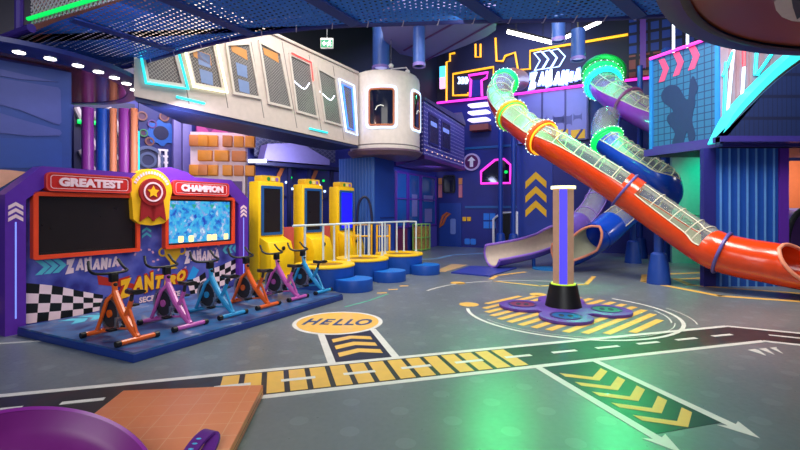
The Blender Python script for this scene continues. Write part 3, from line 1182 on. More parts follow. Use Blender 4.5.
def make_bike(col, label):
    r = thing('exercise_bike', label, 'exercise bike', (0, 0, 0), PR, 'exercise bikes on the blue platform')
    mb = MB()
    for s in (-1, 1):
        mb.tube([(0, .10, .50), (s * .05, .16, .42), (s * .065, .30, .12), (s * .065, .345, .05)], .023, 8)
    mb.tube([(0, .10, .52), (0, .05, .44), (0, -.06, .29), (0, -.22, .14), (0, -.345, .05)], [.034, .04, .04, .038, .034], 10)
    mb.tube([(0, -.10, .24), (0, -.16, .32), (0, -.22, .44)], [.028, .028, .025], 10)
    mb.tube([(0, -.34, .06), (0, -.27, .20), (0, -.19, .34)], .018, 8)
    mb.tube([(0, .09, .50), (0, .115, .62)], .03, 10)
    mb.tube([(0, -.22, .13), (.0, .1, .09), (0, .34, .06)], .014, 6)
    mb.build('bike_frame', col, r)
    for y, nm in ((.345, 'front_stabilizer'), (-.345, 'rear_stabilizer')):
        st = MB().tube([(-.19, y, .035), (.19, y, .035)], .028, 10).build(nm, col, r)
        for s in (-1, 1):
            MB().tube([(s * .185, y, .033), (s * .235, y, .033)], .033, 10).build('end_cap', BLACK, st)
    M = Matrix.Translation((0, .17, .255)) @ Matrix.Rotation(PI / 2, 4, 'Y')
    w = MB(M).lathe([(.160, -.024), (.20, -.024), (.20, .024), (.160, .024), (.160, -.024)], 28).build('flywheel', METAL, r)
    MB(M).lathe([(.0001, -.012), (.166, -.012), (.166, .012), (.0001, .012)], 28).build('wheel_disc', CHARCOAL, w)
    MB(M).lathe([(.0001, -.03), (.045, -.03), (.045, .03), (.0001, .03)], 16).build('wheel_hub', col, w)
    mb = MB(Matrix.Rotation(-PI / 2, 4, 'Z')).plate([(-.06 - .02, .14), (.04, .14), (.13, .24), (.10, .30), (.02, .30), (-.08, .22)], .028, .046)
    mb.build('chain_guard', CHARCOAL, r)
    mb = MB().tube([(-.07, -.06, .24), (.07, -.06, .24)], .014, 8)
    mb.box((-.07, -.05, .18), (.014, .03, .13)).box((.07, -.07, .30), (.014, .03, .13))
    ck = mb.build('crank', METAL, r)
    MB().box((-.115, -.045, .12), (.08, .09, .022)).build('pedal', BLACK, ck, bevel=.005)
    MB().box((.115, -.075, .36), (.08, .09, .022)).build('pedal', BLACK, ck, bevel=.005)
    MB().tube([(0, .112, .60), (0, .125, .70), (0, .13, .72)], .024, 10).build('handlebar_post', CHARCOAL, r)
    hb = MB().tube(smooth_path([(-.16, .33, .86), (-.185, .26, .77), (-.18, .17, .735), (-.10, .13, .725), (0, .12, .725), (.10, .13, .725), (.18, .17, .735), (.185, .26, .77), (.16, .33, .86)], 5), .016, 8).build('handlebar', BLACK, r)
    MB().box((0, .125, .67), (.085, .075, .10)).build('console', BLACK, hb, bevel=.014)
    MB().ball((0, .10, .575 + .02), .03, 6, (.8, 1.6, .8)).build('resistance_knob', BLACK, r)
    MB().tube([(0, -.215, .42), (0, -.24, .515)], .02, 8).build('seat_post', CHARCOAL, r)
    # saddle: wide at the back, narrow nose
    prof = [(-.12, .082), (-.07, .088), (-.01, .06), (.06, .03), (.12, .022), (.135, .008)]
    vs, fs = [], []
    for y, w_ in prof:
        for k in range(10):
            a = 2 * PI * k / 10
            vs.append((w_ * math.cos(a), -.25 + y, .535 + .026 * math.sin(a) + (.012 if y < -.06 else 0)))
    for i in range(len(prof) - 1):
        for k in range(10):
            fs.append((i * 10 + k, i * 10 + (k + 1) % 10, (i + 1) * 10 + (k + 1) % 10, (i + 1) * 10 + k))
    fs += [tuple(range(10)), tuple(50 + k for k in range(10))]
    MB().add(vs, fs).build('saddle', BLACK, r, smooth=60)
    MB().tube([(.03, -.19, .38), (.07, -.19, .38)], .017, 8).build('seat_knob', BLACK, r)
    return r


def bike_at(k):
    p = PF.world(.31 + .645 * k, -1.74, .105)
    return p


BIKE_LABELS = ['orange exercise bike at the front end of the row, beside the dark screen',
               'pink exercise bike second in the row, in front of the yellow lettering',
               'blue exercise bike third in the row, between a pink and an orange bike',
               'orange exercise bike fourth in the row, before the smaller chequered flag',
               'pink exercise bike fifth in the row, between an orange and a blue bike',
               'blue exercise bike at the far end of the row, by the blue drum']
cols = [BIKE_O, BIKE_P, BIKE_B, BIKE_O, BIKE_P, BIKE_B]
b0 = make_bike(BIKE_O, BIKE_LABELS[0])
b0.location = bike_at(0)
for k in range(1, 6):
    dup(b0, bike_at(k), None, BIKE_LABELS[k], {BIKE_O: cols[k]} if cols[k] != BIKE_O else None)

# ------------------------------------------------------------------ yellow jump machines with drums and rails
MU = math.radians(90 - 31.0)
MF = Frame((-3.02, 9.38, 0), MU)        # front edge of the first machine, x along the row


def make_machine(face, label):
    r = thing('jump_machine', label, 'game machine', MF.loc, MU, 'yellow machines behind the drums')
    w, zt_, zs = .74, 2.17, .98
    body = [(0, 0), (0, zt_), (w, zt_), (w, 0)]
    MB().span((0, 0, 0), (w, .31, zt_)).build('cabinet_body', YELLOW, r, bevel=.03)
    # sloping lower housing
    mb = MB()
    sec = [(0, .10), (-.34, .10), (-.36, .55), (-.26, .86), (0, .97)]
    n_ = len(sec)
    vs = [(.03, y, z) for y, z in sec] + [(w - .03, y, z) for y, z in sec]
    mb.add(vs, [tuple(range(n_)), tuple(range(2 * n_ - 1, n_ - 1, -1))] + [(i, (i + 1) % n_, n_ + (i + 1) % n_, n_ + i) for i in range(n_)])
    mb.build('lower_housing', YELLOW, r, bevel=.02)
    MB().ball((w * .55, -.33, .72), .05, 6, (1, .5, 1)).build('start_button', BLACK, r)
    MB().span((.02, -.42, 0), (w - .02, 0, .12)).build('kick_plinth', YELLOW, r, bevel=.01)
    fr = MB().ring(rrect(.07, zs + .02, w - .07, zt_ - .09, .02), rrect(.13, zs + .08, w - .13, zt_ - .15, .01), -.03, .01).build('screen_frame', mat('frame_blue', c(28, 84, 150), .4), r)
    MB().span((.12, -.012, zs + .07), (w - .12, .01, zt_ - .14)).build('screen_face', face, fr, smooth=0)
    hd = MB().plate(rrect(.10, zt_ - .01, w - .10, zt_ + .135, .04), .02, .24).build('header_sign', mat('header_gold', c(238, 190, 40), .4), r, bevel=.0)
    MB().plate(circ(.30, zt_ + .06, .045, 14), .012, .02).build('green_emblem', mat('emblem_green', c(40, 140, 60), .4), hd)
    MB().plate(circ(.54, zt_ + .06, .045, 14), .012, .02).build('violet_emblem', mat('emblem_violet', c(150, 100, 190), .4), hd)
    MB().plate(rrect(.37, zt_ + .02, .47, zt_ + .10, .02), .012, .02).build('pale_emblem', mat('emblem_cream', c(240, 225, 150), .4), hd)
    return r


MLAB = ['yellow game machine with a dark screen, directly behind the bikes',
        'yellow game machine with a dark screen, middle of three behind the drums',
        'yellow game machine with a lit plain blue screen, beside the corrugated pillar']
m0 = make_machine(SCREEN_OFF, MLAB[0])
for k in (1, 2):
    p = MF.world(1.33 * k, 0, 0)
    dup(m0, p, None, MLAB[k], {SCREEN_OFF: SCREEN_BLUE} if k == 2 else None)

DR = [(-1.52, 8.92), (-.86, 10.06), (-.02, 11.12)]
DLAB = ['blue round drum with yellow padded top beside the last bike', 'blue round drum with yellow padded top, middle one of three', 'blue round drum with yellow padded top, the one by the rail end']
drum0 = None
SLAB_ = ['small blue round step in front of the drum by the bikes', 'small blue round step in front of the middle drum', 'small blue round step in front of the drum farthest along']
for k, (x, y) in enumerate(DR):
    if k == 0:
        drum0 = thing('jump_drum', DLAB[0], 'trampoline', (x, y, 0), 0, 'blue drums with yellow tops')
        MB().lathe([(.0001, 0), (.575, 0), (.585, .03), (.585, .42), (.0001, .42)], 48).build('drum_wall', DRUM, drum0)
        MB().lathe([(.36, .42), (.595, .42), (.605, .44), (.595, .47), (.42, .475), (.36, .455), (.36, .42)], 48).build('padded_ring', YELLOW, drum0)
        MB().lathe([(.0001, .425), (.37, .425), (.37, .435), (.0001, .435)], 40).build('jump_bed', mat('bed_ochre', c(150, 110, 20), .6), drum0)
        step0 = thing('round_step', SLAB_[0], 'step', (0, 0, 0), 0, 'blue round steps by the drums')
        o_, off, R1, R2 = [], Vector((-.62, .38)), .37, .60
        for q in range(120):
            p = Vector((R1 * math.cos(2 * PI * q / 120), R1 * math.sin(2 * PI * q / 120)))
            if (p - off).length < R2 + .012:
                p = off + (p - off).normalized() * (R2 + .012)
            o_.append(tuple(p))
        MB().slab(o_, 0, .225).build('step_body', DRUM, step0, bevel=.012)
        MB().slab([(a * .93 + .012, b_ * .93 - .008) for a, b_ in o_], .222, .229).build('step_top', mat('step_blue', c(20, 110, 200), .4), step0)
        step0.location = (x + .62, y - .38, 0)
    else:
        dup(drum0, (x, y, 0), None, DLAB[k])
        dup(step0, (x + .62, y - .38, 0), None, SLAB_[k])
# white hand rails, one loop on each drum
RL = ['white tubular hand rail standing on the drum by the bikes', 'white tubular hand rail standing on the middle drum', 'white tubular hand rail standing on the drum by the pillar']
r0 = None
for k, (x, y) in enumerate(DR):
    if k == 0:
        r0 = thing('hand_rail', RL[0], 'rail', (x, y, .475), MU, 'white rails on the drums')
        x0_, x1_ = -.70, .60
        MB().tube([(x0_, .20, .77), (-.2, .16, .77), (x1_, .10, .77)], .022, 8).build('top_rail', RAIL, r0)
        MB().tube([(x1_, .10, .77), (x1_ - .06, -.20, .77)], .02, 8).build('end_rail', RAIL, r0)
        for px_, py_ in ((-.40, .17), (.10, .135), (.42, .11), (.535, -.19)):
            MB().tube([(px_, py_, 0), (px_, py_, .77)], .022, 8).build('rail_post', RAIL, r0)
            MB().lathe([(.0001, 0), (.045, 0), (.045, .012), (.0001, .012)], 14, (px_, py_, 0)).build('post_foot', RAIL, r0)
    else:
        dup(r0, (x, y, .475), None, RL[k])

# ------------------------------------------------------------------ white bridge with slanted windows
BF = Frame((-4.06, 6.8, 0), math.atan2(5.1, 2.92))
BR = BF.rz
BL = 5.90
ZB0, ZB1 = 3.30, 5.25
bridge = thing('enclosed_bridge', 'white enclosed bridge with slanted windows above the bikes', 'bridge', (BF.loc.x, BF.loc.y, ZB0), BR)
atb = lambda px, py, y0=0: (BF.at(px, py, y0)[0], BF.at(px, py, y0)[1] - ZB0)
hh = ZB1 - ZB0
mb = MB()
sec = [(0, 0), (0, hh - .05), (.05, hh), (.95, hh), (1.0, hh - .05), (1.0, 0)]
vs = [(-.05 + 1.45 * y, y, z) for y, z in sec] + [(BL, y, z) for y, z in sec]
n = len(sec)
mb.add(vs, [tuple(range(n)), tuple(range(2 * n - 1, n - 1, -1))] + [(i, (i + 1) % n, n + (i + 1) % n, n + i) for i in range(n)])
mb.build('bridge_shell', CREAM, bridge)
MB().slab([(-.02, .02), (BL, .02), (BL, .99), (1.4, .99)], -.07, 0).build('underside_panel', mat('underside_navy', c(16, 32, 88), .5), bridge, smooth=0)
MB().span((-.05, -.03, hh - .03), (BL, .1, hh + .04)).build('roof_edge', CREAM, bridge, bevel=.015)
wins = [[(144, 57), (172, 50), (181, 84), (148, 79)], [(188, 54), (212, 46), (221, 88), (195, 83)],
        [(227, 46), (248, 45), (258, 96.5), (234, 92)], [(260, 44), (279, 54), (290, 107), (269, 102)],
        [(290, 56), (309, 65), (316, 116), (297, 110.5)], [(318, 70), (334, 79), (340.5, 124.5), (325, 120)],
        [(340, 83), (351, 88), (354, 132), (346, 129)]]
PANE = diamond('netted_pane', c(92, 88, 92), c(150, 146, 142), .045, .16, .25)
for k, w in enumerate(wins):
    p = [atb(*q) for q in w]
    xm = sum(q[0] for q in p) / 4
    zz0 = (p[2][1] + p[3][1]) / 2
    zz1 = min(hh - .12, (p[0][1] + p[1][1]) / 2)
    q = [(x + (0 if z < hh - .12 else (z - hh + .12) * .25), min(z, hh - .12)) for x, z in p]
    g1 = grow(q, .05)
    fr = MB().ring(g1, q, -.035, .0).build('window_frame', mat('frame_grey', c(196, 186, 180), .4), bridge, smooth=0)
    MB().plate(grow(q, .005), -.012, -.004).build('window_pane', PANE, fr, smooth=0)
    nm = {0: N_CYAN, 1: N_WARM, 6: N_ICE}.get(k)
    if nm:
        MB().tube([(x, -.05, z) for x, z in grow(q, .075)], .026, 6, closed=True).build('neon_tube', nm, fr)
    if k == 6:
        MB().tube([(x, -.05, z) for x, z in grow(q, -.03)], .02, 6, closed=True).build('neon_tube', N_BLUE, fr)
    if k == 4:
        MB().tube([(q[0][0], -.05, q[0][1] + .06), (q[1][0] + .02, -.05, q[1][1] + .06), (q[1][0] + .09, -.05, q[1][1] - .35)], .015, 6).build('neon_tube', glow('neon_red', c(255, 60, 60), 1.6), fr)
    # on the pane: pale arched reflected light, put in as a glowing strip
    if k in (4, 5):
        MB().tube(smooth_path([(q[0][0] + .05, -.014, q[0][1] - .5), (xm, -.014, q[0][1] - .62), (q[1][0] - .0, -.014, q[1][1] - .42)], 5), .012, 6).build('reflected_light_strip', N_WHITE, fr)
    if k in (1, 2, 3):
        MB().plate([(q[0][0] + .06, zz1 - .03), (q[1][0] - .05, zz1 - .03), (q[1][0] - .02, zz1 - .22), (q[0][0] + .1, zz1 - .16)], -.016, -.012).build('amber_panel', mat('amber_panel', c(190, 130, 70), .5), fr, smooth=0)
    if k in (1, 2):
        for j in range(2):
            MB().plate([(xm - .16 + .05 * j, zz0 + .55 - .3 * j), (xm + .10 + .05 * j, zz0 + .55 - .3 * j), (xm + .12 + .05 * j, zz0 + .32 - .3 * j), (xm - .12 + .05 * j, zz0 + .32 - .3 * j)], -.016, -.012).build('blue_panel', mat('bridge_inner_blue', c(110, 130, 175), .5), fr, smooth=0)
mb = MB()
for a, b in (((180, 48), (189, 104)), ((217, 44), (228, 108)), ((251, 42), (264, 118)), ((282, 42), (297, 128)), ((309, 55), (322, 134)), ((333, 66), (344, 140))):
    p, q = atb(*a), atb(*b)
    mb.plate([(p[0] - .008, min(hh - .02, p[1])), (p[0] + .008, min(hh - .02, p[1])), (q[0] + .008, max(0.02, q[1])), (q[0] - .008, max(.02, q[1]))], -.004, .0)
mb.build('panel_seam', mat('seam_grey', c(120, 112, 112), .5), bridge, smooth=0)
for a, b in ((176, 204), (309, 327)):
    p, q = atb(a, 97 if a < 200 else 124), atb(b, 100 if a < 200 else 129)
    MB().tube([(p[0], -.015, .14), (q[0], -.015, .14)], .022, 6).build('neon_strip', N_CYAN, bridge)
mb = MB()
rnd = random.Random(2)

# ------------------------------------------------------------------ round cabin on the corrugated pillar
CX, CY = -.43, 12.72
cabin = thing('round_cabin', 'cream round cabin with glowing framed windows, on the pillar at the bridge end', 'cabin', (CX, CY, 3.2))
MB().lathe([(.0001, 0), (.97, 0), (1.0, .05), (1.0, 1.95), (.985, 2.05), (.93, 2.12), (.0001, 2.2)], 56).build('cabin_wall', mat('cabin_cream', c(236, 226, 220), .4), cabin)
MB().lathe([(.0001, -.16), (.95, -.16), (1.07, -.05), (1.07, .0), (.0001, .02)], 48).build('base_flange', mat('flange_mauve', c(96, 74, 96), .4), cabin)
MB().lathe([(1.0, .10), (1.008, .11), (1.008, .125), (1.0, .135)], 56).build('base_seam', mat('seam_grey', c(120, 112, 112), .5), cabin)


def cyl_poly(loop, r):
    return [(r * math.sin(math.radians(a)), -r * math.cos(math.radians(a)), z) for a, z in loop]


def loop_rr(a0, a1, z0, z1, ra, rz_, n=4):
    out = []
    for ca, cz, s in ((a1 - ra, z0 + rz_, -90), (a1 - ra, z1 - rz_, 0), (a0 + ra, z1 - rz_, 90), (a0 + ra, z0 + rz_, 180)):
        for i in range(n + 1):
            t = math.radians(s + 90 * i / n)
            out.append((ca + ra * math.cos(t), cz + rz_ * math.sin(t)))
    res = []
    for (a, z), (b, y) in zip(out, out[1:] + out[:1]):
        res.append((a, z))
        m_ = int(abs(b - a) // 6)
        for q in range(1, m_ + 1):
            res.append((a + (b - a) * q / (m_ + 1), z + (y - z) * q / (m_ + 1)))
    return res


for a0, a1 in ((-23, 15), (52, 76)):
    z0, z1 = .62, 1.58
    lp = loop_rr(a0, a1, z0, z1, 4, .07)
    fr = MB().tube(cyl_poly(lp, 1.012), .028, 6, closed=True).build('window_frame', mat('frame_copper', c(190, 110, 70), .4), cabin)
    vs, fs = [], []
    for i in range(9):
        a = a0 + 1 + (a1 - a0 - 2) * i / 8
        vs += cyl_poly([(a, z0 + .02), (a, z1 - .02)], 1.008)
    fs = [(2 * i, 2 * i + 2, 2 * i + 3, 2 * i + 1) for i in range(8)]
    MB().add(vs, fs).build('window_pane', GLASS_DARK, fr)
    lp2 = loop_rr(a0 - 4, a1 + 4, z0 - .07, z1 + .07, 5, .09)
    MB().tube(cyl_poly(lp2, 1.02), .024, 6, closed=True).build('neon_tube', N_ICE, fr)
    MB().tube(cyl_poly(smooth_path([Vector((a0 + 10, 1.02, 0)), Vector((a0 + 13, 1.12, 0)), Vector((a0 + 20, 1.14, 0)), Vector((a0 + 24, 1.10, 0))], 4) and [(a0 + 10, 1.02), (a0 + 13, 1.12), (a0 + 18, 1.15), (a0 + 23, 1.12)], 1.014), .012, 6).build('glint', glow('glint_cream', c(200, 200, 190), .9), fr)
cam_arm = thing('security_camera', 'small white dome camera on a bracket over the round cabin', 'camera', (CX + .62, CY - .3, 5.40))
MB().tube([(-.5, .1, -.02), (-.45, .1, .16), (0, 0, .17), (.02, 0, .10)], .018, 6).build('bracket', WHITE_P, cam_arm)
MB().ball((.02, 0, .05), .07, 8).build('dome', WHITE_P, cam_arm)

# corrugated pillar
PCR = math.radians(90 - 28.5)
pil = thing('corrugated_pillar', 'blue corrugated pillar under the round cream cabin', 'pillar', (-.70, 12.36, 0), PCR)
MB().span((0, .02, 0), (1.12, 1.24, 3.04)).build('pillar_core', mat('pillar_blue', c(28, 70, 168), .45, var=.2, scale=2), pil, smooth=0)
vs, fs = [], []
N_ = 96
for i in range(N_ + 1):
    y = .02 + 1.22 * i / N_
    x = -.04 + .03 * math.cos(2 * PI * i / 8)
    vs += [(x, y, 0), (x, y, 3.04)]
fs = [(2 * i, 2 * i + 2, 2 * i + 3, 2 * i + 1) for i in range(N_)]
vs += [(.01, .02, 0), (.01, .02, 3.04), (.01, 1.24, 0), (.01, 1.24, 3.04)]
k = 2 * N_ + 2
fs += [(0, 1, k + 1, k), (2 * N_, k + 2, k + 3, 2 * N_ + 1)]
MB().add(vs, fs).build('corrugated_cladding', STEEL_BLUE, pil)
MB().span((.3, -.012, 1.32), (1.1, .02, 1.34)).build('panel_seam', NAVY, pil, smooth=0)

# ------------------------------------------------------------------ dotted box house
HF = Frame((.70, 13.1, 0), math.atan2(4.14, 1.86))
house = thing('dotted_box_house', 'violet blue boxy house dotted with small lights, beside the round cabin', 'play house', (HF.loc.x, HF.loc.y, 3.2), HF.rz)
ath = lambda px, py, y0=0: (HF.at(px, py, y0)[0], HF.at(px, py, y0)[1] - 3.2)
MB().slab([(0, 0), (4.4, 0), (4.4, 1.6), (1.5, 1.6)], 0, 1.62).build('house_wall', dots('dotted_violet', c(62, 58, 150), c(200, 190, 220), .125, .019, .5, 'xz', .45), house, smooth=0)
MB().plate([(-.02, 1.62), (4.42, 1.62), (4.42, 1.70), (3.9, 2.05), (3.3, 1.82), (-.02, 1.70)], -.05, .25).build('roof', mat('roof_grey', c(60, 56, 92), .5), house, smooth=0)
MB().slab([(-.0, -.03), (4.42, -.03), (4.42, 1.6), (1.5, 1.6)], -.12, 0).build('floor_edge', mat('edge_violet', c(74, 40, 112), .4), house, smooth=0)
for a, b in ((428.5, 438), (441, 450)):
    x0, x1 = ath(a, 130)[0], ath(b, 130)[0]
    fr = MB().ring(rrect(x0, .38, x1, 1.36, .02, 2), rrect(x0 + .07, .45, x1 - .07, 1.29, .01, 2), -.03, 0).build('window_frame', mat('frame_violet', c(44, 40, 110), .4), house)
    MB().plate(rrect(x0 + .05, .43, x1 - .05, 1.31, .01, 2), -.012, -.002).build('window_pane', mat('pane_smoke', c(62, 50, 74), .15), fr)
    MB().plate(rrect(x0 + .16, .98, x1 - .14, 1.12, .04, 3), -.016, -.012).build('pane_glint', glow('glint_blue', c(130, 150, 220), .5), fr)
mb = MB()
for k in range(9):
    mb.ball((.25 + .48 * k, -.01, .16), .02, 4)
mb.build('bulb_dot', glow('bulb_amber', c(255, 200, 160), 1.2), house)

# storefront beneath the house
SF = Frame((-.18, 15.7, 0), math.atan2(3.3, 1.78))
sfr = thing('glazed_storefront', 'blue glazed storefront in violet frames beneath the dotted house', 'storefront', SF.loc, SF.rz)
ats = SF.at
MB().span((0, .04, 0), (3.7, .3, 3.08)).build('storefront_wall', mat('store_blue', c(34, 60, 150), .45, var=.2, scale=1.2), sfr, smooth=0)
for x0, x1 in ((.05, .95), (1.0, 2.05), (2.12, 3.6)):
    fr = MB().ring([(x0, .9), (x1, .9), (x1, 2.95), (x0, 2.95)], [(x0 + .06, .96), (x1 - .06, .96), (x1 - .06, 2.89), (x0 + .06, 2.89)], -.04, .05).build('glazing_frame', PURPLE, sfr, smooth=0)
    MB().span((x0 + .05, .0, .95), (x1 - .05, .03, 2.9)).build('glass_pane', mat('store_glass', c(30, 88, 160), .12, var=.3, scale=1.3), fr, smooth=0)
    MB().span((x0, -.04, 1.95), (x1, .02, 1.99)).build('crossbar', PURPLE, fr, smooth=0)
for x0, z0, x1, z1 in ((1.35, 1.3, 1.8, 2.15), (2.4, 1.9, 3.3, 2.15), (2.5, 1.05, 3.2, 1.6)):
    MB().span((x0, -.006, z0), (x1, .004, z1)).build('glass_reflection_panel', mat('reflection_lilac', c(132, 128, 190), .3), sfr, smooth=0)  # reflections on the glass painted as flat lilac panels
MB().span((.1, -.06, 0), (.85, .05, .86)).build('maroon_panel', mat('maroon_panel', c(120, 34, 80), .45), sfr, smooth=0)
MB().span((2.2, -.05, 0), (3.6, .05, .86)).build('violet_panel', mat('violet_wall', c(86, 76, 168), .45), sfr, smooth=0)
cage = thing('ball_cage', 'green framed cage with coloured balls standing by the storefront', 'cage', tuple(SF.world(1.25, -.45, 0)), SF.rz)
mb = MB()
for x in (0, .38, .76):
    for y in (0, .36):
        mb.tube([(x, y, 0), (x, y, 1.02)], .025, 6)
for z in (.04, .5, 1.0):
    for y in (0, .36):
        mb.tube([(0, y, z), (.76, y, z)], .025, 6)
    for x in (0, .76):
        mb.tube([(x, 0, z), (x, .36, z)], .025, 6)
mb.build('cage_frame', mat('cage_green', c(150, 200, 90), .4), cage)
mb = MB().span((.02, .03, .03), (.74, .34, .92))
mb.build('ball_filling', mat('ball_mix', c(196, 140, 70), .5, var=.9, scale=16), cage)

# yellow barred gates behind the far drums
for k, (a, b_, lab) in enumerate(((354, 372, 'yellow barred gate beside the blue screen machine'), (377, 390, 'yellow barred gate standing before the corrugated pillar'))):
    gx = W(a, 230, 11.7)
    gate = thing('barred_gate', lab, 'gate', (gx.x, gx.y, 0), math.radians(18), 'yellow barred gates')
    w = (b_ - a) / 440 * 11.7
    mb = MB()
    mb.tube([(0, 0, 0), (0, 0, 1.15), (w, 0, 1.15), (w, 0, 0)], .03, 6)
    mb.tube([(0, 0, .85), (w, 0, .85)], .025, 6).tube([(0, 0, .12), (w, 0, .12)], .025, 6)
    mb.build('gate_frame', GOLD, gate)
    mb = MB()
    for j in range(1, 5):
        mb.tube([(w * j / 5, 0, .12), (w * j / 5, 0, 1.15)], .012, 6)
    mb.build('gate_bar', RAIL, gate)
for x, y, lab in ((*MF.world(1.055, .0, 0).xy, 'red padded panel between the two dark screen machines'), (*MF.world(2.385, .0, 0).xy, 'red padded panel between the dark and the blue screen machines')):
    solo(MB(Matrix.Translation((x, y, 0)) @ Matrix.Rotation(MU, 4, 'Z')).span((-.17, .16, 0), (.17, .22, 1.15)), 'upright_mat', mat('pad_red', c(190, 74, 74), .5), lab, 'panel', 'red padded panels', bevel=.02)
# arched hoop beside the pillar
hp = W(365, 205, 12.05)
solo(MB(Matrix.Translation((hp.x, hp.y, 0))).tube(smooth_path([(-.22, 0, 0), (-.21, 0, 1.5), (-.05, 0, 1.9), (.12, .04, 1.75), (.2, .05, 1.1), (.2, .05, 0)], 6), .035, 8), 'steel_hoop', DEEP, 'dark tubular hoop standing before the corrugated pillar', 'hoop')

# ------------------------------------------------------------------ things beneath the bridge, in front of the indigo wall
atl = WLF.at
LW = lambda px, py, d=0: WLF.world(WLF.at(px, py, -d)[0], -d, WLF.at(px, py, -d)[1])
ML = lambda: MB(Matrix.Translation(WLF.loc) @ Matrix.Rotation(WLF.rz, 4, 'Z'))


def rect_l(px0, px1, py0, py1, y0=0.0):
    a, b = WLF.at(px0, py1, y0), WLF.at(px1, py0, y0)
    zc = WLF.at(px0, py0, y0)[1]
    return a[0], b[0], a[1], (b[1] + zc) / 2


mur = thing('gear_mural', 'navy wall board with round portholes, a gear and a white ladder', 'wall board', WLF.loc, WLF.rz)
x0, x1, z0, z1 = rect_l(138, 172, 104, 190, -.3)
MB().span((x0, -.38, z0), (x1, -.3, z1)).build('board', mat('board_navy', c(28, 36, 100), .45, var=.3, scale=3), mur, smooth=0)
for px, py, r, m_ in ((142, 116, .12, 'c'), (164, 117, .12, 'c'), (152, 124, .11, 'p'), (143.5, 133, .10, 'g'), (149.5, 141.5, .11, 'c')):
    x, z = WLF.at(px, py, -.4)
    col_ = {'c': mat('porthole_copper', c(120, 80, 70), .5), 'p': mat('porthole_violet', c(84, 56, 120), .5), 'g': mat('porthole_green', c(56, 120, 76), .5)}[m_]
    ph = MB().ring(circ(x, z, r, 18), circ(x, z, r * .7, 18), -.43, -.38).build('porthole_rim', col_, mur)
    MB().plate(circ(x, z, r * .72, 18), -.40, -.38).build('porthole_glass', mat('porthole_glass', c(84, 56, 80), .3), ph)
x, z = WLF.at(161, 133, -.4)
gear = []
for k in range(32):
    r = .30 if (k // 2) % 2 else .36
    gear.append((x + r * math.cos(2 * PI * k / 32), z + r * .95 * math.sin(2 * PI * k / 32)))
gr = MB().plate(gear, -.41, -.38).build('gear_print', mat('gear_blue', c(30, 90, 170), .4), mur, smooth=0)
MB().plate(circ(x, z, .18, 20), -.42, -.41).build('gear_hub', mat('gear_dark', c(16, 24, 66), .4), gr)
x, z = WLF.at(148, 160, -.4)
wh = MB().ring(circ(x, z, .36), circ(x, z, .28), -.44, -.38).build('wheel_rim', mat('wheel_grey', c(90, 104, 140), .4), mur)
MB().ring(circ(x, z, .2), circ(x, z, .14), -.42, -.38).build('wheel_ring', mat('wheel_grey', c(90, 104, 140), .4), wh)
MB().plate(circ(x, z, .28), -.395, -.38).build('wheel_face', mat('wheel_face', c(54, 60, 96), .4), wh)
mb = MB()
xa, za = WLF.at(158, 150, -.42)
xb, zb_ = WLF.at(168, 185, -.42)
for s in (xa + .03, xb - .05):
    mb.span((s - .03, -.44, zb_), (s + .03, -.40, za))
for k in range(6):
    z = zb_ + .08 + .16 * k
    mb.span((xa, -.44, z), (xb, -.41, z + .05))
mb.build('ladder_frame', WHITE_P, mur, smooth=0)
for px0, px1, lab in ((172, 180, 'lilac square post beside the gear board'), (181, 190, 'lilac square post beside the tower of orange blocks')):
    x0, x1, z0, z1 = rect_l(px0, px1, 112, 190, -.4)
    solo(ML().span((x0, -.55, 0), (x1, -.3, z1)), 'square_post', mat('post_lilac', c(104, 98, 160), .45), lab, 'post', 'lilac posts', bevel=.01)
# tubes hanging below the lamp disc
TB = [(82.5, 93, 8.5, MAGENTA, 'violet padded column, first beside the blue angular wall'), (97, 109, 8.6, BLUE, 'blue padded column between the violet and orange columns'),
      (110, 116.5, 8.55, mat('tube_peach', c(240, 150, 104), .45), 'slim peach padded column beside the blue one'), (119.5, 130.5, 8.6, MAGENTA, 'violet padded column between the two peach columns'),
      (131, 137.5, 8.55, mat('tube_peach', c(240, 150, 104), .45), 'slim peach padded column, last one before the gear board')]
for a, b_, Y, m_, lab in TB:
    p = W((a + b_) / 2, 200, Y)
    r = (b_ - a) / 2 / 440 * Y
    t = thing('padded_column', lab, 'column', (p.x, p.y, 0), 0, 'padded columns under the lamp disc')
    MB().cyl((0, 0, 0), (0, 0, 3.52), r, n=20).build('column_padding', m_, t)
    MB().lathe([(r, 0), (r * 1.04, 0), (r * 1.04, .06), (r, .08)], 20).build('base_collar', CHARCOAL, t)
solo(MB().span((W(137.6, 156, 9.2).x - .025, 9.18, 0), (W(137.6, 156, 9.2).x + .025, 9.23, 3.2)), 'neon_rod', N_CYAN, 'cyan glowing rod between the peach column and the gear board', 'neon light')
DPF = Frame(tuple(W(74, 150, 10.2).xy) + (0,), math.atan2(dl.y, dl.x))
dpt = thing('dark_sheet', 'added dark navy sheet darkening the wall behind the padded columns, with struts and green light', 'partition', DPF.loc, DPF.rz)  # dark sheet put in to tone down the bright wall between the columns
dx1 = DPF.at(135, 150)[0]
MB().span((0, 0, 0), (dx1, .08, 4.2)).build('partition_board', mat('dark_sheet_navy', c(24, 28, 70), .5), dpt, smooth=0)
mb = MB()
for a, b in (((76, 108), (96, 150)), ((94, 112), (116, 160)), ((80, 150), (94, 172)), ((108, 108), (128, 150))):
    p, q = DPF.at(*a), DPF.at(*b)
    mb.tube([(p[0], -.04, p[1]), (q[0], -.04, q[1])], .07, 8)
mb.build('pale_strut_frame', mat('strut_pale', c(190, 180, 180), .45), dpt)
p, q = DPF.at(77, 122), DPF.at(100, 124)
MB().tube([(p[0], -.09, p[1]), (q[0], -.09, q[1])], .05, 8).build('green_light_tube', N_GREEN, dpt)
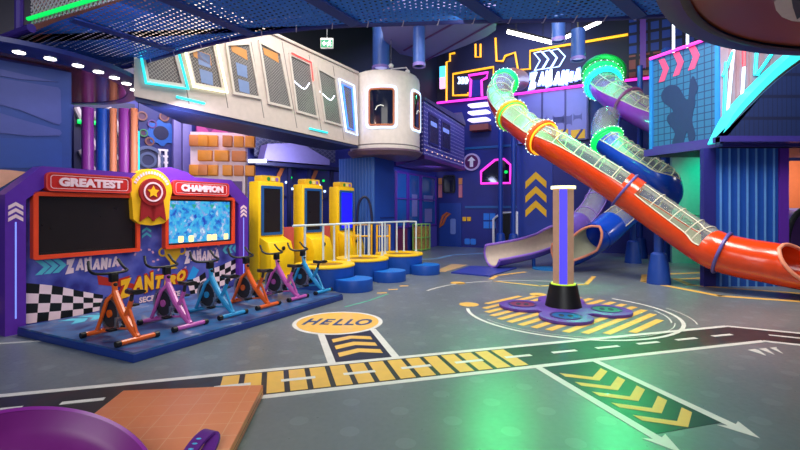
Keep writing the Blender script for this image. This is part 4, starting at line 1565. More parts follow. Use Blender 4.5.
# tower of orange blocks
TW = Frame(tuple(W(188, 200, 11.0).xy) + (0,), math.radians(10))
tower = thing('block_tower', 'white lattice tower filled with protruding orange blocks', 'block tower', TW.loc, TW.rz)
x1 = TW.at(247, 150)[0]
ztop = TW.at(215, 133)[1]
xm0, xm1 = TW.at(197.5, 150)[0], TW.at(244, 150)[0]
MB().span((.05, .02, 0), (x1 - .05, .42, ztop + .02)).build('lattice_core', mat('lattice_white', c(230, 212, 214), .45), tower, smooth=0)
OB = mat('block_orange', c(226, 146, 40), .5)
OB2 = mat('block_ochre', c(206, 126, 62), .5)
rows = [(134.5, 148, (189.5, 199, 208.5, 223, 234, 245.5)), (149.5, 162.5, (198, 215, 232)), (164, 177, (189.5, 199, 208.5, 223, 234, 245.5))]
for ri, (ya, yb_, xs_) in enumerate(rows):
    zt_, zb_ = TW.at(215, ya)[1], TW.at(215, yb_)[1]
    for q, px in enumerate(xs_):
        xa = TW.at(px, 150)[0]
        w = .35 if ri == 1 else .235
        MB().span((xa + .01, -.13 if q % 2 else -.09, zb_ + .03), (xa + w, .1, zt_ - .03)).build('orange_block', OB if (q + ri) % 3 else OB2, tower, bevel=.015)
mb = MB().span((TW.at(224, 150)[0], -.02, 1.2), (x1 - .12, .03, TW.at(215, 181)[1]))
mb.build('violet_board', mat('board_violet', c(70, 30, 110), .45), tower, smooth=0)
# honeycomb board, netting, pipe, shelf wedge
x0, x1, z0, z1 = rect_l(196, 262, 108, 140, -.25)
solo(ML().plate([(x0, z0), (x1, z0), (x1, z0 + .5), (x1 - 1.1, z1), (x0, z1 + .25)], -.3, -.22), 'honeycomb_board', None or dots('honeycomb', c(120, 40, 110), c(186, 70, 140), .42, .19, .5), 'magenta board of honeycomb cells beneath the bridge', 'wall board', smooth=0)
x0, x1, z0, z1 = rect_l(254, 335, 128, 156, -.3)
solo(ML().plate([(x0, z0), (x1, z0), (x1, z1), (x0, z1)], -.32, -.30), 'grey_netting', diamond('netting_grey', c(52, 58, 92), c(96, 96, 120), .10, .2, .6), 'grey netting panel stretched beneath the bridge', 'netting', smooth=0)
a, b_ = W(249, 161, 11.7), W(266, 161, 12.0)
solo(MB().tube([a, b_], .05, 10), 'white_pipe', N_WHITE, 'short white pipe given a glow, beside the orange block tower', 'lamp')  # plain pipe; its brightness is put in as emission
x0, x1, z0, z1 = rect_l(264, 330, 149, 162, -.9)
wd_ = ML().plate([(x0, z0 + .06), (x0 + .12, z1 + .06), (x0 + 1.2, z1 + .2), (x1, z0 + .24), (x1, z0 + .06)], -.88, -.42)
solo(wd_, 'soft_wedge', mat('wedge_lilac', c(110, 104, 158), .5), 'pale lilac soft wedge lying on the dark beam', 'wedge', smooth=0)
x0, x1, z0, z1 = rect_l(250, 345, 162, 165.5, -.5)
bm_ = thing('dark_beam', 'dark blue beam on posts carrying the lilac wedge', 'beam', tuple(WLF.world((x0 + x1) / 2, -.6, 0)), WLF.rz)
hw = (x1 - x0) / 2
MB().span((-hw, -.3, z0), (hw, .2, z0 + .10)).build('beam_bar', DEEP, bm_, smooth=0)
for f in (-.3, .12, .62):
    MB().span((hw * f - .05, -.1, 0), (hw * f + .05, .0, z0)).build('beam_post', DEEP, bm_, smooth=0)
# climbing holds board (hexagons)
for k, (px, py, lab) in enumerate(((290, 181, 'hexagonal dark climbing pad with an orange edge, behind the dark screen machines'), (323, 184, 'hexagonal dark climbing pad with an orange edge, beside the blue screen machine'))):
    x, z = WLF.at(px, py, -.3)
    hx = thing('climbing_pad', lab, 'climbing pad', tuple(WLF.world(x, -.14, z - .5)), WLF.rz, 'hexagonal climbing pads')
    hexa = [(.46 * math.cos(PI / 3 * i), .5 + .55 * math.sin(PI / 3 * i)) for i in range(6)]
    MB().plate(hexa, 0, .12).build('pad_board', mat('pad_navy', c(44, 48, 104), .45), hx, smooth=0)
    MB().plate([hexa[2], (hexa[2][0] + .14, hexa[2][1]), (hexa[3][0] + .14, hexa[3][1]), hexa[3]], -.03, 0.0).build('orange_edge', mat('edge_orange', c(214, 124, 70), .45), hx, smooth=0)
    for q, (dx, dz, m_) in enumerate(((.1, .62, N_GREEN), (-.06, .46, N_ICE), (.15, .26, N_ICE))):
        MB().ball((dx, -.03, dz), .045, 6).build('hold_light', m_, hx)

# ------------------------------------------------------------------ signs, windows and prints on the back wall
aw = WB.at
BM = lambda: MB(Matrix.Translation(WB.loc) @ Matrix.Rotation(WB.rz, 4, 'Z'))


def wsolo(mb, name, m, label, cat, group=None, **kw):
    return solo(mb, name, m, label, cat, group, **kw)


def wthing(name, label, cat, group=None):
    return thing(name, label, cat, WB.loc, WB.rz, group)


# upper dark board and lavender facade below the pink line
x0 = aw(446, 100)[0]
board = wthing('dark_sign_board', 'black upper board that carries the yellow skyline lines and lit signs', 'sign board')
zc = aw(517, 94)[1]
MB().span((x0, -.12, zc), (15.4, -.02, 8.9)).build('board_face', mat('board_black', c(14, 16, 40), .5), board, smooth=0)
fac = wthing('lavender_facade', 'lavender metal facade under the pink line, with yellow hazard bars', 'facade')
xa, xb = aw(519, 110)[0], aw(589, 110)[0]
za, zb2 = aw(555, 142)[1], zc
MB().span((xa, -.16, za), (xb, -.02, zb2)).build('facade_panel', mat('facade_lavender', c(128, 128, 186), .4, var=.25, scale=1.4), fac, smooth=0)
for px in (543, 566, 588):
    x = aw(px, 110)[0]
    MB().span((x - .03, -.19, za), (x + .03, -.16, zb2)).build('facade_seam', mat('seam_indigo', c(50, 50, 110), .4), fac, smooth=0)
for px0, px1 in ((555, 568), (571, 585)):
    a = aw(px0, 139, -.2)
    b = aw(px1, 129, -.2)
    MB().span((a[0], -.2, a[1]), (b[0], -.16, b[1])).build('hazard_bar', GOLD, fac, smooth=0)
    mb = MB()
    w_ = b[0] - a[0]
    h_ = b[1] - a[1]
    mb.plate([(a[0] + w_ * .25, a[1]), (a[0] + w_ * .45, a[1]), (a[0] + w_ * .9, b[1]), (a[0] + w_ * .7, b[1])], -.205, -.195)
    mb.build('hazard_stripe', NAVY, fac, smooth=0)
mb = MB()
rnd = random.Random(11)
for k in range(9):
    px = rnd.uniform(525, 586)
    a = aw(px, rnd.uniform(118, 128), -.17)
    mb.plate(rrect(a[0], za + .9, a[0] + rnd.uniform(.2, .5), a[1], .1), -.168, -.158)
mb.build('city_print', mat('print_slate', c(84, 86, 140), .5), fac, smooth=0)

sky = wthing('skyline_neon', 'yellow neon line tracing a city skyline on the black board', 'neon sign')


def neon(pts, m, parent, name='neon_tube', r=.045, y=-.22, closed=False):
    return MB().tube([(aw(px, py, y)[0], y, aw(px, py, y)[1]) for px, py in pts], r, 6, closed=closed).build(name, m, parent)


neon([(446.5, 102), (446.5, 62), (450, 61), (450, 54), (455, 53)], N_YELLOW, sky)
neon([(475.5, 44), (475.5, 57), (480.5, 57), (480.5, 44)], N_YELLOW, sky)
neon([(495.5, 38), (496.5, 61), (503, 61), (505, 56), (515, 52.5), (518, 70), (530, 69), (530, 51), (572, 44), (628, 34.5)], N_YELLOW, sky)
neon([(468, 92.5), (468, 95), (453, 95.5), (453, 74), (493.5, 67), (493.5, 86), (488, 87)], N_YELLOW, sky)
pk = wthing('pink_neon_line', 'long pink neon line running along the foot of the black board', 'neon light')
neon([(437, 103), (470, 99.5), (517, 94), (590, 84.5), (652, 77.5)], N_PINK, pk, r=.05)
tee = wthing('pink_neon_outline', 'pink neon outline shaped like a chimney, beside the slide mouth', 'neon sign')
neon([(470, 97), (471, 80), (468.5, 75.5), (488, 72.5), (486.5, 78), (481.5, 80.5), (482, 96)], N_PINK, tee, r=.05, y=-.25)
MB().plate([aw(*p, -.2) for p in ((471, 97), (472, 80), (481, 80), (481.5, 96))], -.2, -.13).build('dark_panel', NAVY, tee, smooth=0)
ch = wthing('white_neon_chevron', 'row of three outlined white neon chevrons above the lit lettering', 'neon sign')
for k in range(3):
    d, e = 8.6 * k, -1.3 * k
    neon([(534 + d, 53 + e), (541 + d, 51.5 + e), (548 + d, 59 + e), (542 + d, 69 + e), (534.5 + d, 70.5 + e), (540 + d, 60.5 + e)], N_ICE, ch, 'chevron_tube', r=.028, y=-.2, closed=True)
sg = wthing('lit_letter_sign', 'white lit lettering sign standing on the pink line', 'sign')
a, b = aw(529, 90, -.3), aw(581, 73, -.3)
b2 = aw(581, 82, -.3)
MB().text('ZAMANIA', a[0], a[1] + .02, b[0], a[1] + .66, -.3, .06, bold=.12, shear=.2, jag=.25).build('sign_lettering', N_WHITE, sg, smooth=0)
MB().text('ZAMANIA', a[0] - .06, a[1] - .04, b[0] + .06, a[1] + .74, -.24, .05, bold=.17, shear=.2, jag=.25).build('sign_backing', glow('sign_halo', c(140, 170, 255), .9), sg, smooth=0)
ss = wthing('small_chevron_sign', 'small white lit chevron sign inside the yellow skyline box', 'sign')
for k in range(3):
    x, z = aw(457.5 + 3.6 * k, 80.5, -.2)
    MB().plate(chevron_r(x, z, .17, .28, .1), -.22, -.14).build('chevron_plate', N_ICE, ss, smooth=0)
sv = wthing('vertical_light_sign', 'small upright sign fading from cyan to pink beside the yellow skyline', 'sign')
p, q = aw(440, 89, -.2), aw(445.5, 66, -.2)
zm = (p[1] + q[1]) / 2
MB().span((p[0], -.25, zm), (q[0], -.15, q[1])).build('cyan_half', glow('sign_aqua', c(90, 220, 230), 1.2), sv, smooth=0)
MB().span((p[0], -.25, p[1]), (q[0], -.15, zm)).build('pink_half', glow('sign_rose', c(240, 180, 225), 1.2), sv, smooth=0)
bars = wthing('stacked_light_bar', 'three stacked glowing white bars on a brown box by the slide', 'lamp')
for y0_, y1_ in ((101.5, 106.5), (109, 114), (116.5, 121.5)):
    a, b = aw(468.5, y1_, -.4), aw(488, y0_, -.4)
    MB().plate(rrect(a[0], a[1], b[0], b[1] - .03, .07), -.5, -.02).build('light_bar', glow('bar_white', c(225, 215, 255), 1.3), bars)
a, b = aw(470, 131, -.4), aw(488.5, 123.5, -.4)
MB().span((a[0], -.45, a[1]), (b[0], -.02, b[1])).build('brown_box', mat('box_brown', c(140, 70, 60), .5), bars, smooth=0)

# lower wall prints
rs = wthing('round_arrow_sign', 'round purple sign with a white arrow pointing up', 'sign')
x, z = aw(471.5, 162, -.06)
MB().plate(circ(x, z, .34), -.06, -.0).build('sign_disc', mat('disc_plum', c(96, 34, 92), .4), rs)
MB().ring(circ(x, z, .36), circ(x, z, .29), -.075, -.0).build('sign_rim', mat('rim_lilac', c(200, 180, 220), .4), rs)
MB().plate([(x, z + .22), (x + .17, z + .05), (x + .07, z + .05), (x + .07, z - .2), (x - .07, z - .2), (x - .07, z + .05), (x - .17, z + .05)], -.075, -.06).build('arrow_print', WHITE_P, rs, smooth=0)
nw = wthing('neon_edged_window', 'dark angular wall window edged with pink neon', 'window')
wp = [(481, 171.5), (495, 160), (504, 159), (510.5, 165), (510, 183), (481, 183.5)]
MB().plate([aw(*p, -.04) for p in wp], -.04, -.0).build('window_pane', GLASS_DARK, nw, smooth=0)
neon(wp, N_PINK, nw, r=.05, y=-.08, closed=True)
a = aw(506, 172, -.06)
MB().ball((a[0], -.06, a[1]), .07, 5).build('green_glint', N_GREEN, nw)
cp = wthing('chevron_wall_panel', 'mid blue wall panel printed with three yellow chevrons pointing up', 'wall panel')
a, b = aw(517, 252, -.05), aw(552.5, 143, -.05)
MB().span((a[0], -.05, 0), (b[0], -.0, b[1])).build('panel_board', mat('panel_blue', c(30, 54, 140), .45, var=.2, scale=2), cp, smooth=0)
for k in range(3):
    p0 = aw(535.8, 171.7 + 14.3 * k, -.06)
    w_ = aw(546.3, 180, -.06)[0] - aw(525.3, 180, -.06)[0]
    MB().plate(chevron(p0[0], p0[1], w_, .38, .27), -.062, -.05).build('chevron_print', GOLD, cp, smooth=0)
wr = wthing('rounded_wall_window', 'small dark rounded window between orange bars under the dotted house', 'window')
a, b = aw(444, 192, -.05), aw(454, 176, -.05)
MB().ring(rrect(a[0] - .05, a[1] - .05, b[0] + .05, b[1] + .05, .1), rrect(a[0], a[1], b[0], b[1], .08), -.07, -.0).build('window_frame', BLACK, wr)
MB().plate(rrect(a[0], a[1], b[0], b[1], .08), -.03, -.0).build('window_pane', GLASS_DARK, wr)
for px in (438.3, 458.6):
    for y0_, y1_, m_ in ((178, 184.5, mat('bar_amber', c(220, 140, 70), .5)), (185, 197.5, mat('bar_coral', c(214, 120, 130), .5))):
        p, q = aw(px, y1_, -.05), aw(px + 3.4, y0_, -.05)
        MB().span((p[0], -.05, p[1]), (q[0], -.0, q[1])).build('side_bar', m_, wr, smooth=0)
mb = MB()
for k in range(6):
    a = aw(439 + 4.2 * k, 170, -.03)
    mb.ball((a[0], -.03, a[1]), .035, 4)
mb.build('bulb_dot', glow('bulb_amber', c(255, 200, 160), 1.2), wr)
df = wthing('blue_door_panel', 'blue door panel with an orange loop motif beside the storefront', 'door')
a, b = aw(439.5, 246, -.04), aw(461.5, 203, -.04)
MB().span((a[0], -.05, 0), (b[0], -.0, b[1])).build('door_leaf', mat('door_blue', c(24, 60, 140), .45), df, smooth=0)
loop = [(441, 222), (440, 227), (443, 224), (446, 217), (450, 213.5), (447, 213), (443, 216)]
MB().tube([(aw(*p, -.07)[0], -.07, aw(*p, -.07)[1]) for p in loop], .05, 6, closed=True).build('orange_loop', mat('loop_orange', c(200, 100, 50), .5), df)
p = aw(453, 227, -.06)
MB().plate(rrect(p[0] - .12, p[1] - .3, p[0] + .12, p[1] + .35, .06), -.06, -.05).build('pale_print', mat('print_pale_blue', c(110, 130, 190), .5), df)
for k in range(2):
    a, b = aw(462.5 + 4.6 * k, 221, -.05), aw(466 + 4.6 * k, 217, -.05)
    wsolo(BM().span((a[0], -.05, a[1]), (b[0], .0, b[1])), 'yellow_wall_plate', GOLD, ('small yellow square plate next to the blue door panel', 'small yellow square plate towards the four blue panes')[k], 'plate', 'yellow square plates', smooth=0)
bw = wthing('blue_pane_window', 'light blue window of four panes on the navy wall', 'window')
for i in range(2):
    for j in range(2):
        a, b = aw(483.5 + 6.3 * i, 220 + 8.3 * j, -.04), aw(489 + 6.3 * i, 213.3 + 8.3 * j, -.04)
        MB().span((a[0], -.04, a[1]), (b[0], -.0, b[1])).build('window_pane', mat('pane_blue', c(46, 124, 214), .3), bw, smooth=0)
for k in range(2):
    a = aw(466.5 + 6 * k, 242, -.04)
    x = a[0]
    wsolo(BM().plate(rrect(x - .09, .12, x + .14, .36, .05), -.04, -0.0), 'blue_wall_tile', mat('pane_blue', c(46, 124, 214), .3), ('rounded light blue tile low on the navy wall, beside the door panel', 'rounded light blue tile low on the navy wall, beside the poles')[k], 'tile', 'blue wall tiles')
dd = wthing('dark_doorway', 'black doorway outlined in white behind the two blue poles', 'doorway')
dp = [(493, 249), (493, 219), (498, 215), (502, 211.5), (517.5, 211), (517.5, 252)]
MB().plate([aw(499, 249, -.03)[0:1] + (0.0,) and (aw(499, 249, -.03)[0], 0.01), aw(499, 214, -.03), aw(502, 211.5, -.03), aw(510, 211, -.03), (aw(510, 250, -.03)[0], 0.01)], -.04, -.0).build('door_void', mat('void_black', c(5, 6, 14), .6), dd, smooth=0)
mb = MB()
mb.tube([(aw(493.5, 240, -.06)[0], -.06, .03), (aw(493.5, 219, -.06)[0], -.06, aw(493.5, 219, -.06)[1]), (aw(498, 215.5, -.06)[0], -.06, aw(498, 215.5, -.06)[1])], .05, 6)
mb.tube([(aw(501.5, 213, -.06)[0], -.06, aw(501.5, 213, -.06)[1]), (aw(517, 212, -.06)[0], -.06, aw(517, 212, -.06)[1]), (aw(517, 212, -.06)[0], -.06, .03)], .05, 6)
mb.build('white_outline', WHITE_P, dd)
for k, (yy, m_) in enumerate(((148.5, 'line_teal'), (207, 'line_teal'))):
    a, b = aw(465, yy + 1.2, -.03), aw(517, yy, -.03)
    wsolo(BM().span((a[0], -.03, a[1]), (b[0], 0, a[1] + .09)), 'wall_stripe', mat('line_teal', c(28, 90, 150), .4), ('thin teal stripe on the navy wall above the round arrow sign', 'thin teal stripe on the navy wall above the four blue panes')[k], 'stripe', 'teal wall stripes', smooth=0)
# dark building facade high at the back
fb = wthing('lattice_building_front', 'dark blue building front of small window squares over brick, behind the net box', 'facade')
a, b = aw(629, 77, -.3), aw(700, 20, -.3)
zmid = aw(640, 54, -.3)[1]
MB().span((a[0], -.3, zmid), (b[0], -.14, 8.85)).build('window_grid', tiles('grid_blue', c(34, 60, 150), c(10, 14, 50), .33, .36, .28, .4), fb, smooth=0)
MB().span((a[0], -.3, a[1]), (b[0], -.14, zmid)).build('brick_band', tiles('grid_brick', c(150, 74, 66), c(44, 18, 36), .42, .42, .25, .6), fb, smooth=0)
x0, x1 = aw(640, 60, -.4)[0], aw(646, 60, -.4)[0]
MB().span((x0, -.45, a[1] + .2), (x1, -.3, 8.6)).build('violet_post', mat('post_violet', c(110, 56, 150), .4), fb, smooth=0)
for k, px in enumerate((673.5, 687.5)):
    a = W(px, 60, 12.6)
    wsolo(MB().tube([(a.x, a.y, 4.9), (a.x, a.y, 7.2)], .035, 8), 'white_light_tube', N_WHITE, ('upright white light tube above the net box, beside the brick building', 'upright white light tube above the net box, beside the dark disc')[k], 'lamp', 'upright white tubes')

# ------------------------------------------------------------------ slides


def frames_of(pts):
    out = []
    N = len(pts)
    prevS = None
    for i in range(N):
        T = (pts[min(i + 1, N - 1)] - pts[max(i - 1, 0)]).normalized()
        S = T.cross(Vector((0, 0, 1)))
        S = S.normalized() if S.length > .15 or prevS is None else (prevS - T * prevS.dot(T)).normalized()
        if prevS is not None and S.dot(prevS) < -.2:
            S = -S
        prevS = S
        out.append((pts[i], T, S, S.cross(T)))
    return out


def shell(fr, i0, i1, r, aa, ab, th=.025, n=24):
    """tube wall between stations i0..i1; aa, ab give the first and last angle from straight up"""
    mb = MB()
    vs, fs = [], []
    m = n + 1
    cnt = i1 - i0 + 1
    for i in range(i0, i1 + 1):
        p, T, S, U = fr[i]
        a0 = aa(i) if callable(aa) else aa
        a1 = ab(i) if callable(ab) else ab
        for rr in (r, r - th):
            for k in range(m):
                t = math.radians(a0 + (a1 - a0) * k / n)
                vs.append(p + (U * math.cos(t) + S * math.sin(t)) * rr)
    st = 2 * m
    for i in range(cnt - 1):
        A, B = i * st, (i + 1) * st
        for k in range(n):
            fs.append((A + k, A + k + 1, B + k + 1, B + k))
            fs.append((A + m + k, B + m + k, B + m + k + 1, A + m + k + 1))
        fs.append((A, B, B + m, A + m))
        fs.append((A + n, A + m + n, B + m + n, B + n))
    for A in (0, (cnt - 1) * st):
        for k in range(n):
            fs.append((A + k, A + k + 1, A + m + k + 1, A + m + k))
    mb.add(vs, fs)
    return mb


def edge_pts(fr, i0, i1, r, ang):
    return [fr[i][0] + (fr[i][3] * math.cos(math.radians(ang(i))) + fr[i][2] * math.sin(math.radians(ang(i)))) * r for i in range(i0, i1 + 1)]


def hoop(fr, i, r, tr, n=40):
    p, T, S, U = fr[i]
    return MB().tube([p + (U * math.cos(2 * PI * k / n) + S * math.sin(2 * PI * k / n)) * r for k in range(n)], tr, 8, closed=True)


def near_i(pts, px, lo=0):
    best, bi = 1e9, 0
    for i, p in enumerate(pts):
        if i < lo:
            continue
        q = 400 + p.x / p.y * F
        if abs(q - px) < best:
            best, bi = abs(q - px), i
    return bi


def cover(fr, i0, i1, r, half, parent, ribs=3, rib_m=None):
    cv = shell(fr, i0, i1, r * .985, -half, half, .012, 18).build('clear_cover', CLEAR, parent, world=True)
    ROOTM[cv.name] = ROOTM[parent.name]
    rib_m = rib_m or mat('rib_cream', c(214, 206, 186), .4)
    rb = MB()
    for a in (-half, half):
        rb.tube(edge_pts(fr, i0, i1, r * 1.0, lambda i: a), .014, 6)
    rb.tube(edge_pts(fr, i0, i1, r * 1.0, lambda i: 28), .013, 6)
    rb.build('cover_edge', rib_m, cv, world=True)

    for i in range(i0 + ribs, i1, ribs):
        p, T, S, U = fr[i]
        MB().tube([p + (U * math.cos(math.radians(a)) + S * math.sin(math.radians(a))) * r for a in range(-int(half), int(half) + 1, 8)], .013, 5).build('cover_rib', rib_m, cv, world=True)
    return cv


def light_collar(fr, i, r, parent, band, light=N_GREEN, bulbs=True):
    cl = hoop(fr, i, r * 1.08, .05).build('light_collar', band, parent, world=True)
    p, T, S, U = fr[i]
    inv = ROOTM[parent.name].inverted()
    j0, j1 = max(0, i - 1), min(len(fr) - 1, i + 1)
    sl = shell(fr, j0, j1, r * 1.06, 0, 360, .05)
    sl.v = [inv @ q_ for q_ in sl.v]
    sl.build('collar_band', band, cl)
    q = MB().tube([inv @ (p + T * .09 + (U * math.cos(2 * PI * k / 36) + S * math.sin(2 * PI * k / 36)) * r * 1.04) for k in range(36)], .03, 6, closed=True).build('glow_ring', light, cl)
    if bulbs:
        mb = MB()
        for k in range(22):
            a = 2 * PI * k / 22
            mb.ball(inv @ (p - T * .02 + (U * math.cos(a) + S * math.sin(a)) * r * 1.24), .017, 4)
        mb.tube([inv @ (p - T * .02 + (U * math.cos(2 * PI * k / 44) + S * math.sin(2 * PI * k / 44)) * r * 1.23) for k in range(44)], .0015, 4, closed=True)
        mb.build('bulb_string', BULB, cl)
    return cl


R_T = .375
CVM = 80


def fixed_world(mb):
    return mb


# orange slide
op = [W(519, 80.5, 16.2), W(511, 79, 15.4), W(501.5, 86, 14.2), W(500, 98, 13.2), W(510, 114, 12.2), W(530, 130.5, 11.2), W(552, 144, 10.5), W(600, 174, 9.9), W(640, 200.5, 9.5), W(690, 235, 8.85), W(716, 250.5, 8.42), W(740, 257.5, 8.17), W(765, 262, 7.95), W(790, 266.5, 7.72), W(830, 273, 7.4), W(850, 276, 7.25)]
op = smooth_path(op, 8)
ofr = frames_of(op)
osl = thing('orange_tube_slide', 'long orange tube slide with a clear top crossing to the fluted pillar', 'slide', (op[60].x, op[60].y, 0))
i_a = near_i(op, 500, 10)
i_b = near_i(op, 546, 30)
i_c1, i_c2 = near_i(op, 618, 30), near_i(op, 637, 30)
i_d = near_i(op, 709, 30)
i_e = near_i(op, 777, 30)
last = len(op) - 1
shell(ofr, 0, 14, R_T, 0, 360).build('top_elbow', mat('elbow_brown', c(150, 86, 56), .3), osl, world=True)
shell(ofr, 14, i_d, R_T, CVM, 360 - CVM).build('slide_trough', SLIDE_ORANGE, osl, world=True)
LINING = mat('slide_lining', c(176, 178, 158), .3)
shell(ofr, 14, i_d, R_T - .03, CVM + 3, 357 - CVM, .008).build('trough_lining', LINING, osl, world=True)
cover(ofr, 14, i_b, R_T, CVM, osl, 4)
cover(ofr, i_b, i_c1, R_T, CVM, osl, 3)
shell(ofr, i_c1, i_c2, R_T + .004, -CVM - 4, CVM + 4).build('joint_sleeve', SLIDE_ORANGE, osl, world=True)
cover(ofr, i_c2, i_d, R_T, CVM, osl, 3)
shell(ofr, i_d, i_e, R_T, 0, 360).build('closed_tube', SLIDE_ORANGE, osl, world=True)
opn = lambda i: min(80.0, 80.0 * ((i - i_e) / 7.0) ** .6) if i > i_e else 0.0
shell(ofr, i_e, last, R_T, lambda i: opn(i) + 38, lambda i: 398 - opn(i)).build('exit_trough', SLIDE_ORANGE, osl, world=True)
ed = edge_pts(ofr, i_e, last, R_T, lambda i: 398 - opn(i))[::-1] + edge_pts(ofr, i_e, last, R_T, lambda i: opn(i) + 38)
MB().tube(ed, .032, 8).build('exit_rim', PINK_EDGE, osl, world=True)
hoop(ofr, i_c1 + 1, R_T * 1.06, .028).build('ring_flange', mat('flange_violet', c(92, 84, 160), .35), osl, world=True)
hoop(ofr, near_i(op, 722, 30), R_T * 1.06, .03).build('ring_flange', mat('flange_violet', c(92, 84, 160), .35), osl, world=True)
light_collar(ofr, 13, R_T, osl, N_GREEN)
light_collar(ofr, near_i(op, 513, 26), R_T, osl, GOLD)
light_collar(ofr, near_i(op, 541, 30), R_T, osl, ORANGE, light=N_YELLOW)
for i, e_ in ((16, 40), (near_i(op, 516, 26), 36), (near_i(op, 562, 30), 14), (near_i(op, 592, 30), 5)):
    p = op[i]
    point('slide_green_fill', p + Vector((0, -.05, .05)), e_, (.05, 1, .35), .05)  # unseen points inside the tube, added to tint it green


def cone_leg(x, y, ztop, r=.12, label='', grp='blue slide supports', loc_name='slide_support'):
    t = thing(loc_name, label, 'support post', (x, y, 0), 0, grp)
    MB().lathe([(.0001, 0), (.225, 0), (.225, .03), (.20, .30), (.155, .62), (.11, .66), (.0001, .66)], 28).build('padded_foot', mat('support_blue', c(18, 62, 150), .45), t)
    MB().cyl((0, 0, .64), (0, 0, ztop), r * .75, n=20).build('support_pole', mat('support_blue', c(18, 62, 150), .45), t)
    return t


i_l = near_i(op, 657, 30)
p = op[i_l]
cone_leg(p.x, p.y, p.z - R_T - .02, label='blue padded post with a flared foot holding up the orange slide')

# upper purple slide that passes behind the net box
pp = smooth_path([W(604, 70, 15.2), W(603, 84, 14.6), W(617, 97, 13.6), W(638, 109, 12.9), W(664, 121, 12.3), W(704, 137, 11.7)], 7)
pfr = frames_of(pp)
psl = thing('purple_tube_slide', 'purple tube slide with green lit collar, passing behind the net box', 'slide', (pp[12].x, pp[12].y, 0))
shell(pfr, 0, len(pp) - 1, .45, 78, 282).build('slide_trough', SLIDE_PURPLE, psl, world=True)
shell(pfr, 3, len(pp) - 1, .42, 81, 279, .008).build('trough_lining', LINING, psl, world=True)
cover(pfr, 4, len(pp) - 1, .45, 78, psl, 3)
hoop(pfr, near_i(pp, 627), .48, .05).build('joint_sleeve', mat('sleeve_plum', c(130, 62, 120), .35), psl, world=True)
light_collar(pfr, 4, .52, psl, N_GREEN)
light_collar(pfr, 7, .50, psl, N_CYAN)
p = pp[6]
MB().tube([pp[2] + (pfr[2][3] * math.cos(2 * PI * k / 40) + pfr[2][2] * math.sin(2 * PI * k / 40)) * .64 for k in range(40)], .09, 8, closed=True).build('mouth_ring', mat('mouth_glow_green', c(20, 150, 70), .4), psl, world=True)  # green glow around the mouth put into the ring's paint colour
point('slide_green_fill', pp[5] + Vector((-.2, -.9, .5)), 40, (.05, 1, .35), .1)  # added point in front that greens the slide mouth
point('slide_green_fill', p + Vector((0, 0, .1)), 24, (.05, 1, .35), .05)  # added point inside the tube near the lit collar


# blue slide: down from a clear riser, round the bend and back to an open exit
bp = [W(607, 118, 13.2), W(605, 127, 12.8), W(607, 140, 12.4), W(626, 155, 11.9), W(648, 169, 11.5), W(662, 180, 11.35), W(667, 193, 11.7), W(658, 202, 12.2), W(642, 204, 12.4), W(627, 213, 12.2), W(612, 225, 11.9), W(597, 237, 11.6), W(580, 247.5, 11.4), W(562, 254.5, 11.2)]
bp = smooth_path(bp, 7)
bfr = frames_of(bp)
bsl = thing('blue_tube_slide', 'blue tube slide curling round to an open exit with a coral rim', 'slide', (bp[30].x, bp[30].y, 0))
RB = .375
TW_ = 32.0
i1 = 14
i2 = near_i([b if 0 else b for b in bp[:40]], 664)
shell(bfr, 0, i1, RB, -80, 80, .012).build('clear_riser', CLEAR, bsl, world=True)
shell(bfr, 0, i1, RB, 80, 280).build('riser_back', SLIDE_BLUE, bsl, world=True)
shell(bfr, i1, i2, RB, 80, 280).build('slide_trough', SLIDE_BLUE, bsl, world=True)
shell(bfr, i1, i2, RB - .03, 83, 277, .008).build('trough_lining', LINING, bsl, world=True)
cover(bfr, i1, i2, RB, 80, bsl, 2)
i3 = 58
shell(bfr, i2, i3, RB, 0, 360).build('closed_bend', SLIDE_BLUE, bsl, world=True)
i4 = 70
shell(bfr, i3, i4, RB, 95, 265).build('lower_trough', SLIDE_BLUE, bsl, world=True)
cover(bfr, i3, i4, RB, 95, bsl, 4)
i5 = i4 + 7
shell(bfr, i4, i5, RB + .02, 0, 360).build('exit_collar', SLIDE_BLUE, bsl, world=True)
lastb = len(bp) - 1
opb = lambda i: min(78.0, 78.0 * ((i - i5) / 5.0) ** .7) if i > i5 else 0.0
shell(bfr, i5, lastb, RB, lambda i: opb(i) - TW_, lambda i: 360 - opb(i) - TW_).build('exit_trough', SLIDE_BLUE, bsl, world=True)
MB().tube(edge_pts(bfr, i5, lastb, RB, lambda i: 360 - opb(i) - TW_)[::-1] + edge_pts(bfr, i5, lastb, RB, lambda i: opb(i) - TW_), .032, 8).build('exit_rim', PINK_EDGE, bsl, world=True)
shell(bfr, i5, lastb, RB - .03, lambda i: opb(i) + 4 - TW_, lambda i: 356 - opb(i) - TW_, .01).build('exit_lining', LINING, bsl, world=True)
light_collar(bfr, i1, RB, bsl, N_GREEN)
point('slide_green_fill', bp[i1] + Vector((0, 0, .1)), 35, (.05, 1, .35), .05)  # added point spreading the green of the collar

